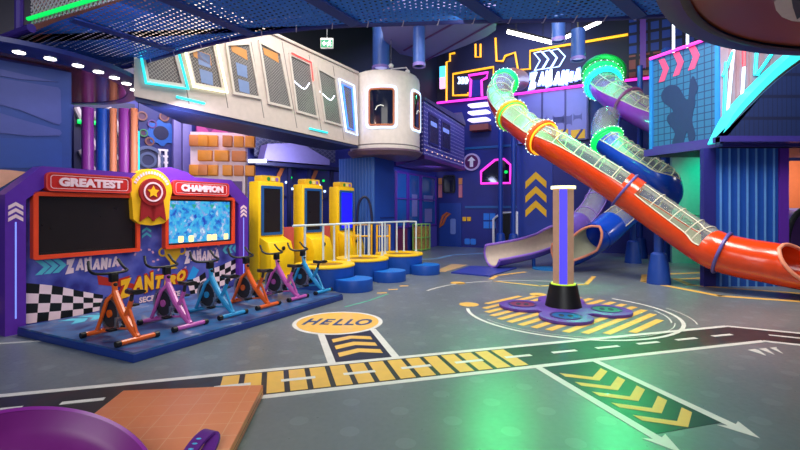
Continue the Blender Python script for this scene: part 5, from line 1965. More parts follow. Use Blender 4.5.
# violet exit slide with open trough
vp = [W(606, 176, 14.6), W(600, 192, 13.9), W(588, 214, 13.2), W(572, 229, 12.6), W(555, 238, 12.3), W(530, 247, 12.0), W(505, 252.3, 11.75), W(492, 254.6, 11.6)]
vp = smooth_path(vp, 7)
vfr = frames_of(vp)
vsl = thing('violet_open_slide', 'violet slide whose open trough runs out onto the floor', 'slide', (vp[30].x, vp[30].y, 0))
RV = .335
VIO = mat('slide_violet', c(112, 84, 176), .25, coat=.4)
k1 = 18
shell(vfr, 0, k1, RV, 85, 275).build('upper_trough', VIO, vsl, world=True)
cover(vfr, 0, k1, RV, 85, vsl, 5, mat('rib_violet', c(160, 120, 210), .4))
k2 = k1 + 7
shell(vfr, k1, k2, RV + .02, 0, 360).build('tunnel_collar', VIO, vsl, world=True)
lastv = len(vp) - 1
opv = lambda i: min(78.0, 78.0 * ((i - k2) / 6.0) ** .7) if i > k2 else 0.0
shell(vfr, k2, lastv, RV, lambda i: opv(i) - TW_, lambda i: 360 - opv(i) - TW_).build('exit_trough', VIO, vsl, world=True)
shell(vfr, k2, lastv, RV - .03, lambda i: opv(i) + 4 - TW_, lambda i: 356 - opv(i) - TW_, .01).build('trough_lining', mat('lining_grey', c(196, 180, 168), .25), vsl, world=True)
MB().tube(edge_pts(vfr, k2, lastv, RV, lambda i: 360 - opv(i) - TW_)[::-1] + edge_pts(vfr, k2, lastv, RV, lambda i: opv(i) - TW_), .035, 8).build('exit_rim', mat('rim_violet', c(140, 100, 200), .35), vsl, world=True)
q = vp[-16]
MB().cyl((q.x, q.y, 0), (q.x, q.y, q.z - RV), .05, n=12).build('support_leg', BLUE, vsl, world=True)
pts = edge_pts(vfr, lastv, lastv, RV, lambda i: 0)
# end lip of the open trough
lip = [vfr[lastv][0] + (vfr[lastv][3] * math.cos(math.radians(a)) + vfr[lastv][2] * math.sin(math.radians(a))) * RV for a in range(int(78 - TW_), int(283 - TW_), 10)]
MB().tube(lip, .035, 8).build('end_lip', mat('rim_violet', c(140, 100, 200), .35), vsl, world=True)
liq = [bfr[lastb][0] + (bfr[lastb][3] * math.cos(math.radians(a)) + bfr[lastb][2] * math.sin(math.radians(a))) * RB for a in range(int(78 - TW_), int(283 - TW_), 10)]
MB().tube(liq, .035, 8).build('end_lip', PINK_EDGE, bsl, world=True)
# mats under the exits
m1 = [tuple(G(x, y).xy) for x, y in ((451, 273.5), (470, 267), (517, 268.5), (490, 277))]
solo(MB().slab(m1, .0, .035), 'landing_mat', mat('mat_indigo', c(40, 56, 150), .5), 'indigo landing mat under the open violet slide', 'mat', smooth=0)
g = G(548, 269)
solo(MB().disc((g.x, g.y, 0), .40, 0, .03, 36), 'round_landing_mat', mat('mat_azure', c(16, 110, 180), .5), 'azure round mat behind the light pillar', 'mat')
# supporting blue poles
for px, Y, zt_, lab in ((500.5, 17.1, 5.1, 'tall blue pole with a flared foot, in front of the black doorway'), (513.5, 16.6, 4.6, 'tall blue pole with a flared foot, beside the chevron wall panel'),
                        (633, 12.9, 2.6, 'blue padded post with a flared foot under the bend of the blue slide'), (640, 14.2, 6.2, 'tall blue post rising behind the blue slide')):
    q = W(px, 200, Y)
    cone_leg(q.x, q.y, zt_, .11, lab)
for k, (px, Y) in enumerate(((667, 13.2), (683, 13.4))):
    q = W(px, 200, Y)
    solo(MB().box((q.x, q.y, 3.2), (.22, .22, 6.4)), 'steel_post', mat('support_blue', c(18, 62, 150), .45), ('square blue steel post behind the bend of the blue slide', 'square blue steel post next to the green lit corner')[k], 'post', 'square blue posts', bevel=.01)
q = W(648, 134, 13.6)
solo(MB().box((q.x, q.y, 4.6), (2.4, .2, .22)), 'steel_crossbar', mat('support_blue', c(18, 62, 150), .45), 'blue steel crossbar between the posts behind the slides', 'beam', bevel=.01)
GW = W(672, 200, 12.9)
gwp = thing('green_lit_partition', 'pale partition tinted and lit green under the net box', 'partition', (GW.x, GW.y, 0), math.radians(-8))
MB().span((0, 0, 0), (2.2, .12, 3.2)).build('partition_board', mat('partition_green_tint', c(120, 170, 160), .5), gwp, smooth=0)  # green light partly put into the board's own colour
mb = MB()
for k in range(5):
    mb.span((.3, -.03, 1.05 + .09 * k), (1.6, .0, 1.09 + .09 * k))
mb.build('slat', mat('slat_green_tint', c(130, 190, 170), .5), gwp, smooth=0)  # slats carry the same green light in their colour
MB().plate(rrect(.3, .7, .95, 1.0, .08), -.03, 0).build('blue_plate', NAVY, gwp)

# ------------------------------------------------------------------ light pillar on its clover base
clo = thing('clover_base_mat', 'purple clover shaped base mat with coloured inlays around the light pillar', 'base mat', (2.53, 6.82, 0), math.radians(-17))
lobes = [(-.60, 0), (0, -.60), (.60, 0), (0, .60)]
pts = []
for k in range(160):
    a = 2 * PI * k / 160
    d = Vector((math.cos(a), math.sin(a)))
    best = .50
    for lx, ly in lobes:
        l = Vector((lx, ly))
        b = d.dot(l)
        q = b * b - l.length_squared + .37 ** 2
        if q > 0:
            best = max(best, b + math.sqrt(q))
    pts.append((d.x * best, d.y * best))
MB().slab(pts, 0, .05).build('mat_body', mat('clover_purple', c(96, 60, 160), .45), clo, bevel=.012)
for k, ((lx, ly), m_) in enumerate(zip(lobes, (mat('inlay_red', c(130, 40, 80), .4), mat('inlay_blue', c(30, 90, 160), .4), mat('inlay_green', c(50, 130, 110), .4), mat('inlay_red', c(130, 40, 80), .4)))):
    ring_ = MB().lathe([(.19, .045), (.22, .05), (.22, .058), (.19, .058)], 28, (lx * 1.02, ly * 1.02, 0)).build('inlay_ring', mat('inlay_rim', c(58, 40, 110), .4), clo)
    MB().disc((lx * 1.02, ly * 1.02, 0), .19, .045, .055, 28).build('inlay_disc', m_, clo)
    mb = MB()
    for s in (-1, 1):
        mb.ball((lx * 1.02 + s * .06, ly * 1.02, .055), .05, 6, (.8, 1.6, .12))
    mb.build('footprint_print', mat('print_dark', c(30, 34, 70), .5), clo)
lp = thing('light_pillar', 'tall tan light pillar with a glowing blue strip on a black foot', 'light pillar', (2.56, 6.90, .05), math.radians(-20))
MB().lathe([(.0001, 0), (.275, 0), (.27, .02), (.205, .34), (.0001, .34)], 32).build('black_foot', BLACK, lp)
MB().lathe([(.0001, .335), (.185, .335), (.185, .355), (.0001, .355)], 32).build('lime_ring', glow('ring_lime', c(190, 230, 60), .8), lp)
oct_ = [(.165 * math.cos(PI / 8 + PI / 4 * k), .165 * math.sin(PI / 8 + PI / 4 * k)) for k in range(8)]
MB().slab(oct_, .35, 1.84).build('pillar_shaft', mat('shaft_tan', c(212, 168, 142), .45), lp, smooth=0)
MB().span((-.055, -.162, .36), (.055, -.145, 1.82)).build('blue_light_strip', LED_BLUE, lp, smooth=0)
MB().lathe([(.0001, 1.83), (.185, 1.83), (.185, 1.875), (.0001, 1.885)], 28).build('glowing_cap', glow('cap_cream', c(255, 250, 190), 1.6), lp)

# ------------------------------------------------------------------ fluted pillar, platform slab and net box
fp = thing('fluted_pillar', 'broad blue fluted pillar behind the lower end of the orange slide', 'pillar', (6.15, 8.92, 0), 0)
MB().slab([(.0, .08), (1.72, .08), (1.5, .9), (.62, .9)], 0, 2.80).build('pillar_core', mat('core_violet', c(44, 36, 110), .45), fp, smooth=0)
vs, fs = [], []
N_ = 112
for i in range(N_ + 1):
    x = .26 + 1.26 * i / N_
    ph = (i % 16) / 16.0
    y = .0 + (.014 if .42 < ph < .58 else .0) + .004 * math.cos(2 * PI * ph)
    vs += [(x, y, 0), (x, y, 2.80)]
fs = [(2 * i, 2 * i + 2, 2 * i + 3, 2 * i + 1) for i in range(N_)]
k = len(vs)
vs += [(.26, .08, 0), (.26, .08, 2.8), (1.52, .08, 0), (1.52, .08, 2.8)]
fs += [(0, 1, k + 1, k), (2 * N_, k + 2, k + 3, 2 * N_ + 1)]
MB().add(vs, fs).build('fluted_cladding', mat('flute_blue', c(26, 76, 170), .45), fp)
mb = MB()
for j in range(7):
    x = .26 + 1.26 * (j + .5) / 7
    mb.span((x - .022, -.004, 0), (x + .022, .02, 2.8))
mb.build('pale_stripe', mat('stripe_pale', c(96, 150, 220), .4), fp, smooth=0)
MB().span((1.54, -.02, 0), (1.72, .1, 2.8)).build('corner_trim', PURPLE, fp, smooth=0)
MB().span((.0, -.02, 0), (.24, .1, 2.8)).build('corner_trim', mat('trim_indigo', c(40, 40, 120), .4), fp, smooth=0)

ns = thing('upper_platform', 'dark violet platform slab resting on the fluted pillar', 'platform', (6.5, 9.0, 2.82))
MB().slab([(-.68, 1.5), (-.04, -.18), (6, -.3), (6, 1.6)], 0, .16).build('platform_slab', mat('slab_violet', c(56, 46, 130), .45), ns, smooth=0)
MB().slab([(-.62, 1.46), (-.02, -.12), (5.9, -.24), (5.9, 1.5)], -.02, .0).build('underside_panel', DEEP, ns, smooth=0)
NB = Frame((5.93, 10.36, 0), math.atan2(-1.45, .60))
nb = thing('net_box', 'teal netted box wall with pink arrows and a dark climbing figure', 'net wall', (5.93, 10.36, 2.98), NB.rz)
atn = lambda px, py, y0=0: (NB.at(px, py, y0)[0], NB.at(px, py, y0)[1] - 2.98)
wN = NB.at(718, 100)[0]
hN = NB.at(652, 60)[1] - 2.98
MB().span((0, 0, 0), (wN, .10, hN)).build('net_panel', tiles('net_teal', c(36, 100, 148), c(16, 50, 98), .15, .15, .14, .5, 'xz'), nb, smooth=0)
for x in (0, wN):
    MB().span((x - .04, -.04, 0), (x + .04, .12, hN + .02)).build('corner_post', mat('post_cyan', c(30, 120, 200), .4), nb, smooth=0)
MB().span((0, -.03, -.02), (wN, .12, .05)).build('lower_rail', mat('slab_violet', c(56, 46, 130), .45), nb, smooth=0)
MB().tube([(0, -.06, hN + .02), (wN, -.06, hN + .02)], .035, 8).build('pink_neon_tube', N_PINK, nb)
for k, px in enumerate((663, 677.5, 693)):
    x, z = atn(px, (70, 63.5, 57)[k], -.01)
    MB().plate(chevron_r(x - .11, z, .25, .52, .14), -.012, -.0).build('pink_arrow', mat('arrow_pink', c(204, 72, 124), .5), nb, smooth=0)
sil = [(676, 149), (672, 143), (675, 134), (672, 128), (667, 121), (668, 115), (673, 112), (670, 107), (664, 103), (661, 96), (664, 89), (670, 85), (677, 86), (681, 91), (684, 97), (688, 99), (689, 90), (690, 82), (693, 76), (696, 82), (698, 88), (695, 96), (695, 104), (693, 112), (692, 122), (695, 133), (694, 140), (689, 141), (687, 132), (684, 140), (683, 148)]
MB().plate([(q_.x, q_.y) for q_ in smooth_path([Vector((*atn(*p, -.01), 0)) for p in sil + sil[:1]], 3)[:-1]], -.012, -.0).build('figure_silhouette', mat('silhouette_navy', c(18, 46, 92), .5), nb, smooth=0)

# curved deck front with neon facade
lf = thing('neon_facade', 'pale striped facade edged with a broad cyan neon curve above the fluted pillar', 'facade', (6.52, 8.95, 2.98))
lw = 3.2
MB().span((0, 0, 0), (lw, .12, 2.4)).build('facade_panel', mat('facade_pale', c(150, 130, 150), .5), lf, smooth=0)
FL = Frame((6.52, 8.95, 2.98), 0)
mb = MB()
for px in (731, 738, 751, 763, 772, 786):
    x = FL.at(px, 100, -.03)[0]
    mb.span((x - .03, -.03, .0), (x + .03, .0, 2.3))
mb.build('facade_slat', mat('slat_rose', c(150, 116, 128), .5), lf, smooth=0)
for px0, py0, px1, py1, m_ in ((733.5, 50, 727, 118, glow('facade_white', c(215, 220, 240), .8)), (733, 52, 723, 76, N_CYAN), (744, 48, 744, 66, glow('neon_coral', c(240, 60, 80), .8)), (744, 67, 742, 98, glow('facade_white', c(215, 220, 240), .8)), (757, 48, 755, 75, N_CYAN), (773, 52, 757, 75, N_CYAN), (726, 62, 724, 120, N_CYAN), (752, 90, 748, 96, glow('neon_amber', c(250, 190, 90), 1.3))):
    a, b = FL.at(px0, py0, -.06), FL.at(px1, py1, -.06)
    MB().tube([(a[0], -.06, a[1]), (b[0], -.06, b[1])], .03, 6).build('neon_tube', m_, lf)
cur = [(719, 143), (722, 138.5), (728, 130), (735, 120.5), (745, 109), (755.6, 98), (765, 88.5), (776, 78.5), (788, 69), (800, 60.5), (830, 42)]
cl_ = [FL.at(*p, -.35) for p in cur]
out_ = [FL.at(*p, -.35) for p in ((718, 142), (721, 135.5), (725.5, 126), (731, 116), (739.5, 104.5), (750, 93), (760, 83), (771, 72), (783, 61), (795, 50.5), (830, 26))]
bandm = MB().plate(cl_ + out_[::-1], -.40, -.05).build('cyan_light_band', glow('band_cyan', c(50, 200, 205), .75), lf, smooth=0)
MB().tube([(x, -.42, z) for x, z in cl_], .035, 8).build('black_edge', BLACK, lf)
hl = thing('curved_deck_front', 'dark blue netted deck front with a curved black edge, above the fluted pillar', 'deck', (6.52, 8.45, 2.86))
HLF = Frame((6.52, 8.45, 2.86), 0)
hp_ = [HLF.at(p[0] + .8, p[1] + 2.2) for p in cur]
poly = hp_ + [(hp_[-1][0], .1), (hp_[0][0] + .0, .1)]
MB().plate(poly, 0, .12).build('net_front', tiles('deck_net', c(20, 38, 88), c(12, 22, 60), .09, .42, .15, .6, 'xz'), hl, smooth=0)
MB().span((hp_[0][0], -.03, .0), (hp_[-1][0], .2, .11)).build('lower_rail', mat('slab_violet', c(56, 46, 130), .45), hl, smooth=0)

# orange end wall and dark tunnel ring beyond the pillar
ow = W(752, 200, 11.2)
ewl = thing('orange_end_wall', 'orange wall panel above a lilac dado, beyond the fluted pillar', 'wall panel', (ow.x, 11.2, 0))
MB().span((0, 0, 1.6), (4, .15, 2.8)).build('orange_panel', mat('wall_orange', c(206, 104, 60), .5), ewl, smooth=0)
MB().span((0, 0, 0), (4, .15, 1.6)).build('lilac_panel', mat('wall_lilac', c(150, 130, 180), .5), ewl, smooth=0)
q = W(808, 222, 9.6)
tn = thing('tunnel_ring', 'black padded tunnel ring standing beside the fluted pillar', 'tunnel', (q.x, q.y, 0))
zc_ = .80
rx, rz_ = .46, .78
pts_ = [(rx * math.cos(2 * PI * k / 36), 0, zc_ + rz_ * math.sin(2 * PI * k / 36)) for k in range(36)]
MB().tube(pts_, .06, 10, closed=True).build('ring_padding', BLACK, tn)
vs = [(x * .96, 0, zc_ + (z - zc_) * .96) for x, y, z in pts_] + [(x * .96, .9, zc_ + (z - zc_) * .96) for x, y, z in pts_]
MB().add(vs, [(k, (k + 1) % 36, 36 + (k + 1) % 36, 36 + k) for k in range(36)] + [tuple(range(36, 72))]).build('tunnel_lining', mat('lining_violet', c(140, 96, 170), .5), tn)

# ------------------------------------------------------------------ big round platforms overhead
rd = thing('round_brown_platform', 'huge round overhead platform with a glossy brown underside and dark blue rim', 'platform', (5.6, 2.0, 3.6))
MB().lathe([(.0001, .02), (3.62, .02), (3.66, .0), (3.86, .0), (3.86, .42), (.0001, .42)], 96).build('platform_rim', mat('rim_midnight', c(46, 56, 112), .3), rd)
MB().lathe([(.0001, .012), (3.60, .012), (3.60, .022), (.0001, .022)], 96).build('glossy_underside', mat('underside_brown', c(138, 64, 38), .32, scale=.8, var=.4), rd)
MB().lathe([(3.59, -.02), (3.63, -.03), (3.67, -.02), (3.63, .02), (3.59, -.02)], 96).build('black_gasket', BLACK, rd)
for r in (2.9, 2.2):
    MB().lathe([(r, .006), (r + .02, .006), (r + .02, .013), (r, .013)], 96).build('underside_seam', mat('seam_mauve', c(120, 80, 100), .3), rd)
MB().tube([(-3.2, 1.6, .008), (1.0, 2.2, .008)], .015, 6).build('underside_seam', BLACK, rd)


def gz(px, py, z):
    q = G(px, py, z)
    return q.x - 5.6, q.y - 2.0


decal = [gz(*p, 3.6) for p in ((774, 1), (776, 9), (782, 16), (792, 20), (806, 21), (812, 3), (800, -6), (780, -6))]
MB().slab(decal, -.012, .012).build('pale_decal', mat('decal_cream', c(214, 200, 196), .4), rd, smooth=0)
decal = [gz(*p, 3.6) for p in ((791, -5), (800, -5), (802, 14), (797, 18), (793, 6))]
MB().slab(decal, -.018, -.012).build('dark_decal', mat('decal_teal', c(20, 60, 66), .4), rd, smooth=0)

ld = thing('round_lamp_platform', 'dark blue round overhead platform with a curved row of white downlights', 'platform', (-5.84, 6.68, 3.55))
MB().lathe([(.0001, .0), (1.42, .0), (1.45, -.03), (1.66, -.01), (1.74, .03), (1.74, .09), (.0001, .11)], 72).build('platform_body', mat('lampdisc_blue', c(26, 40, 110), .35), ld)
MB().lathe([(.0001, -.02), (1.43, -.02), (1.43, .01), (.0001, .01)], 72).build('glossy_underside', mat('lampdisc_copper', c(110, 60, 60), .15, scale=1.2, var=.5), ld)
for px, py in ((19, 50), (50, 57), (77, 64), (99, 70), (117, 76), (128.5, 82), (136, 88.5)):
    q = G(px, py, 3.55)
    v = Vector((q.x + 5.84, q.y - 6.68))
    v = v.normalized() * 1.58
    dl_ = MB().lathe([(.058, -.025), (.072, -.025), (.078, .0), (.058, .0), (.058, -.025)], 20, (v.x, v.y, 0)).build('lamp_rim', METAL, ld)
    MB().disc((v.x, v.y, -.02), .064, -.012, .02, 20).build('lamp_face', N_LAMP, dl_)
    sp_ = spot('downlight', (-5.84 + v.x, 6.68 + v.y, 3.47), (-5.84 + v.x * 1.05, 6.68 + v.y * 1.05, 0), 6, (1, .95, .95), 110, .7, .06)

# blue angular wall at the near end
aw0, aw1 = Vector((-5.62, 5.31)), Vector((-4.66, 6.24))
dd_ = (aw1 - aw0).normalized()
AF = Frame((aw0.x, aw0.y, 0), math.atan2(dd_.y, dd_.x))
ang = thing('blue_angular_wall', 'blue wall with rounded lighter recesses, standing behind the game panel', 'wall panel', AF.loc, AF.rz)
Lw = (aw1 - aw0).length
MB().span((-.8, 0, 0), (Lw, .12, 3.50)).build('wall_board', mat('angular_blue', c(24, 58, 136), .5), ang, smooth=0)
ata = AF.at
RECM = mat('recess_blue', c(64, 74, 148), .5)
polys = [[(-20, 72), (0, 78), (36, 84), (58, 87.5), (60.5, 90), (61.5, 122), (59.5, 124.5), (55, 124), (20, 110), (-20, 99)],
         [(-20, 106), (0, 113), (30, 122), (60, 130), (62, 133), (60, 135.5), (30, 136), (0, 133), (-20, 132)],
         [(-20, 60), (0, 69), (30, 76), (58, 82), (20, 79.5), (-20, 72)]]
for q in polys:
    MB().plate([ata(*p, -.012) for p in q], -.014, 0).build('recess_panel', RECM, ang, smooth=0)
for q in ([(-20, 136), (0, 138), (58, 139.5), (62, 143), (62, 168), (0, 168), (-20, 168)],):
    MB().plate([ata(*p, -.012) for p in q], -.014, 0).build('lower_recess', mat('recess_deep', c(26, 64, 146), .5), ang, smooth=0)
MB().plate([ata(*p, -.02) for p in ((-30, 168), (10, 170), (26, 172), (5, 185), (-30, 205))], -.02, 0).build('peach_panel', mat('panel_peach', c(224, 160, 130), .5), ang, smooth=0)
MB().plate([ata(*p, -.02) for p in ((-30, 300), (6, 306), (6, 318), (-30, 316))], -.02, 0).build('peach_strip', mat('panel_peach', c(224, 160, 130), .5), ang, smooth=0)

# ------------------------------------------------------------------ blue netted deck overhead
Zd = 3.90
far = [(-20, 36), (20, 43.5), (60, 54), (115, 67.5), (150, 60), (200, 46), (260, 33.5), (330, 26), (400, 23.5), (470, 21), (540, 20), (600, 18.5), (665, 15)]
farw = [G(a, b, Zd) for a, b in far]
near = [(1.4, 3.0), (.2, 3.0), (-1.6, 3.9), (-2.6, 4.62), (-3.08, 4.92), (-4.2, 5.45), (-5.7, 6.25)]
deck = thing('netted_deck', 'blue netted walkway deck spanning overhead with see-through holes', 'deck', (0, 5.0, Zd))
pd = [(q.x, q.y - 5.0) for q in farw] + [(x, y - 5.0) for x, y in near]
MB().add([(x, y, 0) for x, y in pd], [tuple(range(len(pd)))]).build('deck_net', holed('deck_webbing', c(44, 122, 226), .072, .20, .55), deck, smooth=0)
edge = [Vector((q.x, q.y - 5.0, .0)) for q in farw[2:]]
MB().tube(smooth_path(edge, 3), .035, 8).build('edge_rope', mat('rope_navy', c(30, 40, 120), .5), deck)
MB().tube(smooth_path([Vector((q.x, q.y - 5.0, .12)) for q in farw[2:]], 3), .05, 8).build('edge_tube', mat('tube_navy', c(24, 40, 110), .4), deck)
sm = smooth_path(edge, 6)
mb = MB()
for i in range(0, len(sm), 3):
    p = sm[i]
    mb.tube([p + Vector((-.02, .04, .13)), p + Vector((.0, .05, 0)), p + Vector((.03, -.02, -.045)), p + Vector((.05, -.10, .01))], .007, 5)
mb.build('lacing_rope', mat('rope_pale', c(170, 160, 190), .6), deck)
for a, b in (((72, 20), (172, 50)), ((158, -4), (252, 35)), ((300, -8), (356, 25)), ((455, -8), (497, 21)), ((612, -8), (640, 17))):
    p, q = G(a[0], a[1], Zd - .03), G(b[0], b[1], Zd - .03)
    d = (q - p)
    R = Matrix.Rotation(math.atan2(d.y, d.x), 3, 'Z')
    m_ = (p + q) / 2
    MB().box((m_.x, m_.y - 5.0, -.03), (d.length, .16, .02), R=R).build('deck_strap', mat('strap_navy', c(26, 58, 140), .7), deck, smooth=0)
# near side: padded tube, green neon and knotted side netting
e0, e1 = G(-10, 42, Zd), G(30, 27, Zd)
e2 = G(126, -1, Zd)
sn = thing('side_netting', 'pale knotted side netting rising from the deck edge over a green neon tube', 'netting', (e1.x, e1.y, Zd))
A_, B_ = Vector((e0.x - e1.x, e0.y - e1.y, .0)), Vector((e2.x - e1.x, e2.y - e1.y, 0))
MB().tube([A_ + Vector((0, 0, -.02)), Vector((0, 0, -.02)), B_ * .02 + Vector((0, 0, -.02))], .055, 10).build('padded_tube', mat('tube_violet', c(66, 44, 140), .45), sn)
MB().tube([Vector((0, -.03, .09)), B_ + Vector((0, -.03, .09))], .024, 8).build('green_neon_tube', N_GREEN, sn)
u_ = B_.normalized()
Ln = B_.length + .6
mb = MB()
hN_ = 1.5
stp = .085
k = -int(hN_ / stp)
while k * stp < Ln:
    for s in (1, -1):
        x0 = k * stp if s > 0 else k * stp + hN_
        x1 = x0 + s * hN_
        za, zb_ = 0.0, hN_
        if x0 < 0:
            za, x0 = -x0 * 1.0, 0
        if x1 < 0:
            zb_, x1 = hN_ + x1, 0
        if x0 > Ln:
            za, x0 = x0 - Ln, Ln
        if x1 > Ln:
            zb_, x1 = hN_ - (x1 - Ln), Ln
        if zb_ - za > .05:
            mb.tube([u_ * x0 + Vector((0, .02, .04 + za)), u_ * x1 + Vector((0, .02, .04 + zb_))], .011, 4, caps=False)
    k += 1
mb.build('netting_mesh', mat('cord_pale', c(176, 168, 176), .6), sn)
MB().tube([Vector((-.0, .0, 0)) + A_ * .25, Vector((0, 0, 1.5)) + A_ * .25], .05, 8).build('corner_post', mat('tube_violet', c(66, 44, 140), .45), sn)
# an amber interior board seen through the side netting
q = u_ * .1
q = Vector((e1.x, e1.y, Zd)) + u_ * -.55 + Vector((-.1, .55, .1))
solo(MB(Matrix.Translation(q) @ Matrix.Rotation(math.atan2(u_.y, u_.x), 4, 'Z')).span((0, 0, 0), (3.4, .05, 1.5)), 'amber_board', mat('board_amber', c(190, 120, 100), .5, var=.4, scale=2), 'dusky orange board behind the knotted side netting', 'board', smooth=0)

# ------------------------------------------------------------------ ceiling fittings
for k, (pa, pb, Y) in enumerate((((507, 31.5), (552, 42.5), 12.5), ((565, 37.5), (600, 21.5), 12.5))):
    a, b = W(*pa, Y), W(*pb, Y)
    t = thing('tube_lamp', ('long white tube lamp hanging above the lit lettering', 'white tube lamp hanging beside the blue can lamps, rising towards the brown platform')[k], 'lamp', tuple((a + b) / 2), 0, 'white tube lamps')
    o_ = (a + b) / 2
    MB().tube([a - o_, b - o_], .055, 10).build('lamp_tube', N_LAMP, t)
    MB().tube([a - o_ + Vector((0, 0, .06)), b - o_ + Vector((0, 0, .06))], .05, 6).build('lamp_housing', CHARCOAL, t)
    mb = MB()
    for f in (.2, .8):
        p = a.lerp(b, f) - o_
        mb.tube([p, Vector((p.x, p.y, 9.0 - o_.z))], .01, 5)
    mb.build('hanging_wire', BLACK, t)
CANM = mat('can_blue', c(60, 96, 180), .4)
for k, (px, y0_, y1_, Y, w, lab) in enumerate(((419, 28, 66, 11.0, 12, 'blue can lamp hanging in front of the lilac soffit'), (558.5, 14, 41, 11.5, 13, 'blue can lamp hanging between the two white tube lamps'),
                                               (578, 30, 60, 12.0, 13.5, 'blue can lamp hanging above the slide light collars'), (381, 24, 69, 12.5, 17, 'broad blue hanging duct above the round cabin'))):
    a, b = W(px, y0_, Y), W(px, y1_, Y)
    r = w / 2 / 440 * Y
    t = thing('can_lamp', lab, 'lamp', (a.x, a.y, b.z), 0, 'blue hanging can lamps')
    MB().lathe([(r * .8, .02), (r, 0), (r, .0), (r, a.z - b.z), (r * .0 + .0001, a.z - b.z)], 28).build('can_body', CANM, t)
    MB().lathe([(r * .82, .0), (r * 1.08, -.02), (r * 1.08, .06), (r, .07)], 28).build('can_rim', LILAC, t)
    MB().disc((0, 0, .05), r * .8, 0, .02, 24).build('lamp_face', glow('can_glow', c(170, 170, 230), .9) if k else CHARCOAL, t)
    MB().tube([(0, 0, a.z - b.z), (0, 0, 9.0 - b.z if k else 6.195 - b.z)], .03, 6).build('hanging_rod', BLACK, t)
ex = W(327, 43.5, 9.5)
es = thing('exit_sign', 'small green exit sign hanging below the ceiling beside the white bridge', 'sign', tuple(ex), math.radians(0))
MB().box((0, 0, 0), (.27, .05, .22)).build('sign_housing', WHITE_P, es, bevel=.006)
MB().box((0, -.027, -.01), (.25, .01, .17)).build('green_face', glow('exit_green', c(10, 120, 80), .5), es, smooth=0)
mb = MB().plate([(-.10, -.01), (-.05, .045), (-.05, .012), (-.01, .012), (-.01, -.032), (-.05, -.032), (-.05, -.065)], -.036, -.03)
mb.plate(circ(.065, .05, .016, 10), -.036, -.03)
mb.plate([(.04, .03), (.075, .03), (.10, .0), (.09, -.01), (.07, .008), (.068, -.02), (.10, -.045), (.085, -.075), (.07, -.05), (.045, -.035), (.02, -.075), (.005, -.065), (.035, -.015), (.035, .005), (.02, -.01), (.012, .0)], -.036, -.03)
mb.build('arrow_figure_print', glow('exit_white', c(235, 255, 245), 1.2), es, smooth=0)
MB().tube([(0, 0, .10), (0, 0, 9.0 - ex.z)], .012, 6).build('hanging_rod', METAL, es)
# smoke detector style drop lamp
q = W(391, 66, 12)
dp_ = thing('drop_sensor', 'small white sensor hanging on a thin rod above the round cabin', 'sensor', tuple(q))
MB().lathe([(.0001, -.06), (.06, -.04), (.07, .02), (.03, .06), (.0001, .06)], 18).build('sensor_body', WHITE_P, dp_)
MB().tube([(0, 0, .05), (0, 0, 9.0 - q.z)], .012, 6).build('hanging_rod', METAL, dp_)
# lilac soffit far above
so = [G(a, b, 6.2) for a, b in ((380, 22), (400, 10), (497, 14), (496, 30), (486, 37), (465, 46), (440, 55), (426, 60), (400, 54), (384, 40))]
sfo = thing('lilac_soffit', 'lilac faceted underside of a high platform above the dotted house', 'soffit', (so[0].x, so[0].y, 6.2))
MB().slab([(p.x - so[0].x, p.y - so[0].y) for p in so], 0, .25).build('soffit_slab', mat('soffit_lilac', c(120, 110, 170), .5), sfo, smooth=0)
for a, b in (((426, 60), (497, 20)), ((404, 50), (470, 14))):
    p, q = G(*a, 6.2), G(*b, 6.2)
    MB().tube([(p.x - so[0].x, p.y - so[0].y, -.01), (q.x - so[0].x, q.y - so[0].y, -.01)], .03, 6).build('soffit_seam', mat('seam_plum', c(90, 50, 110), .5), sfo)
# high panels of light seen through the deck holes
for k, (x, y) in enumerate(((-8.0, 16.2), (-6.4, 14.4), (-7.6, 12.4), (-5.0, 13.2))):
    t = thing('ceiling_panel_light', ('square ceiling light high up, glimpsed through the deck holes beside the corner',
                                      'square ceiling light high up, glimpsed through the middle of the deck holes',
                                      'square ceiling light high up, glimpsed through deck holes over the lamp disc',
                                      'square ceiling light high up, glimpsed through deck holes by the bridge roof')[k], 'ceiling light', (x, y, 8.9), 0, 'square ceiling lights')
    MB().span((-.65, -.65, -.02), (.65, .65, .1)).build('light_diffuser', N_LAMP, t, smooth=0)

# ------------------------------------------------------------------ soft play things by the entrance
mc = [Vector((-2.23, 3.544)), Vector((-1.135, 3.66))]
um = (mc[1] - mc[0]).normalized()
MFm = Frame((mc[0].x, mc[0].y, 0), math.atan2(um.y, um.x))
om = thing('orange_floor_mat', 'orange quilted floor mat with a pale square grid', 'mat', MFm.loc, MFm.rz)


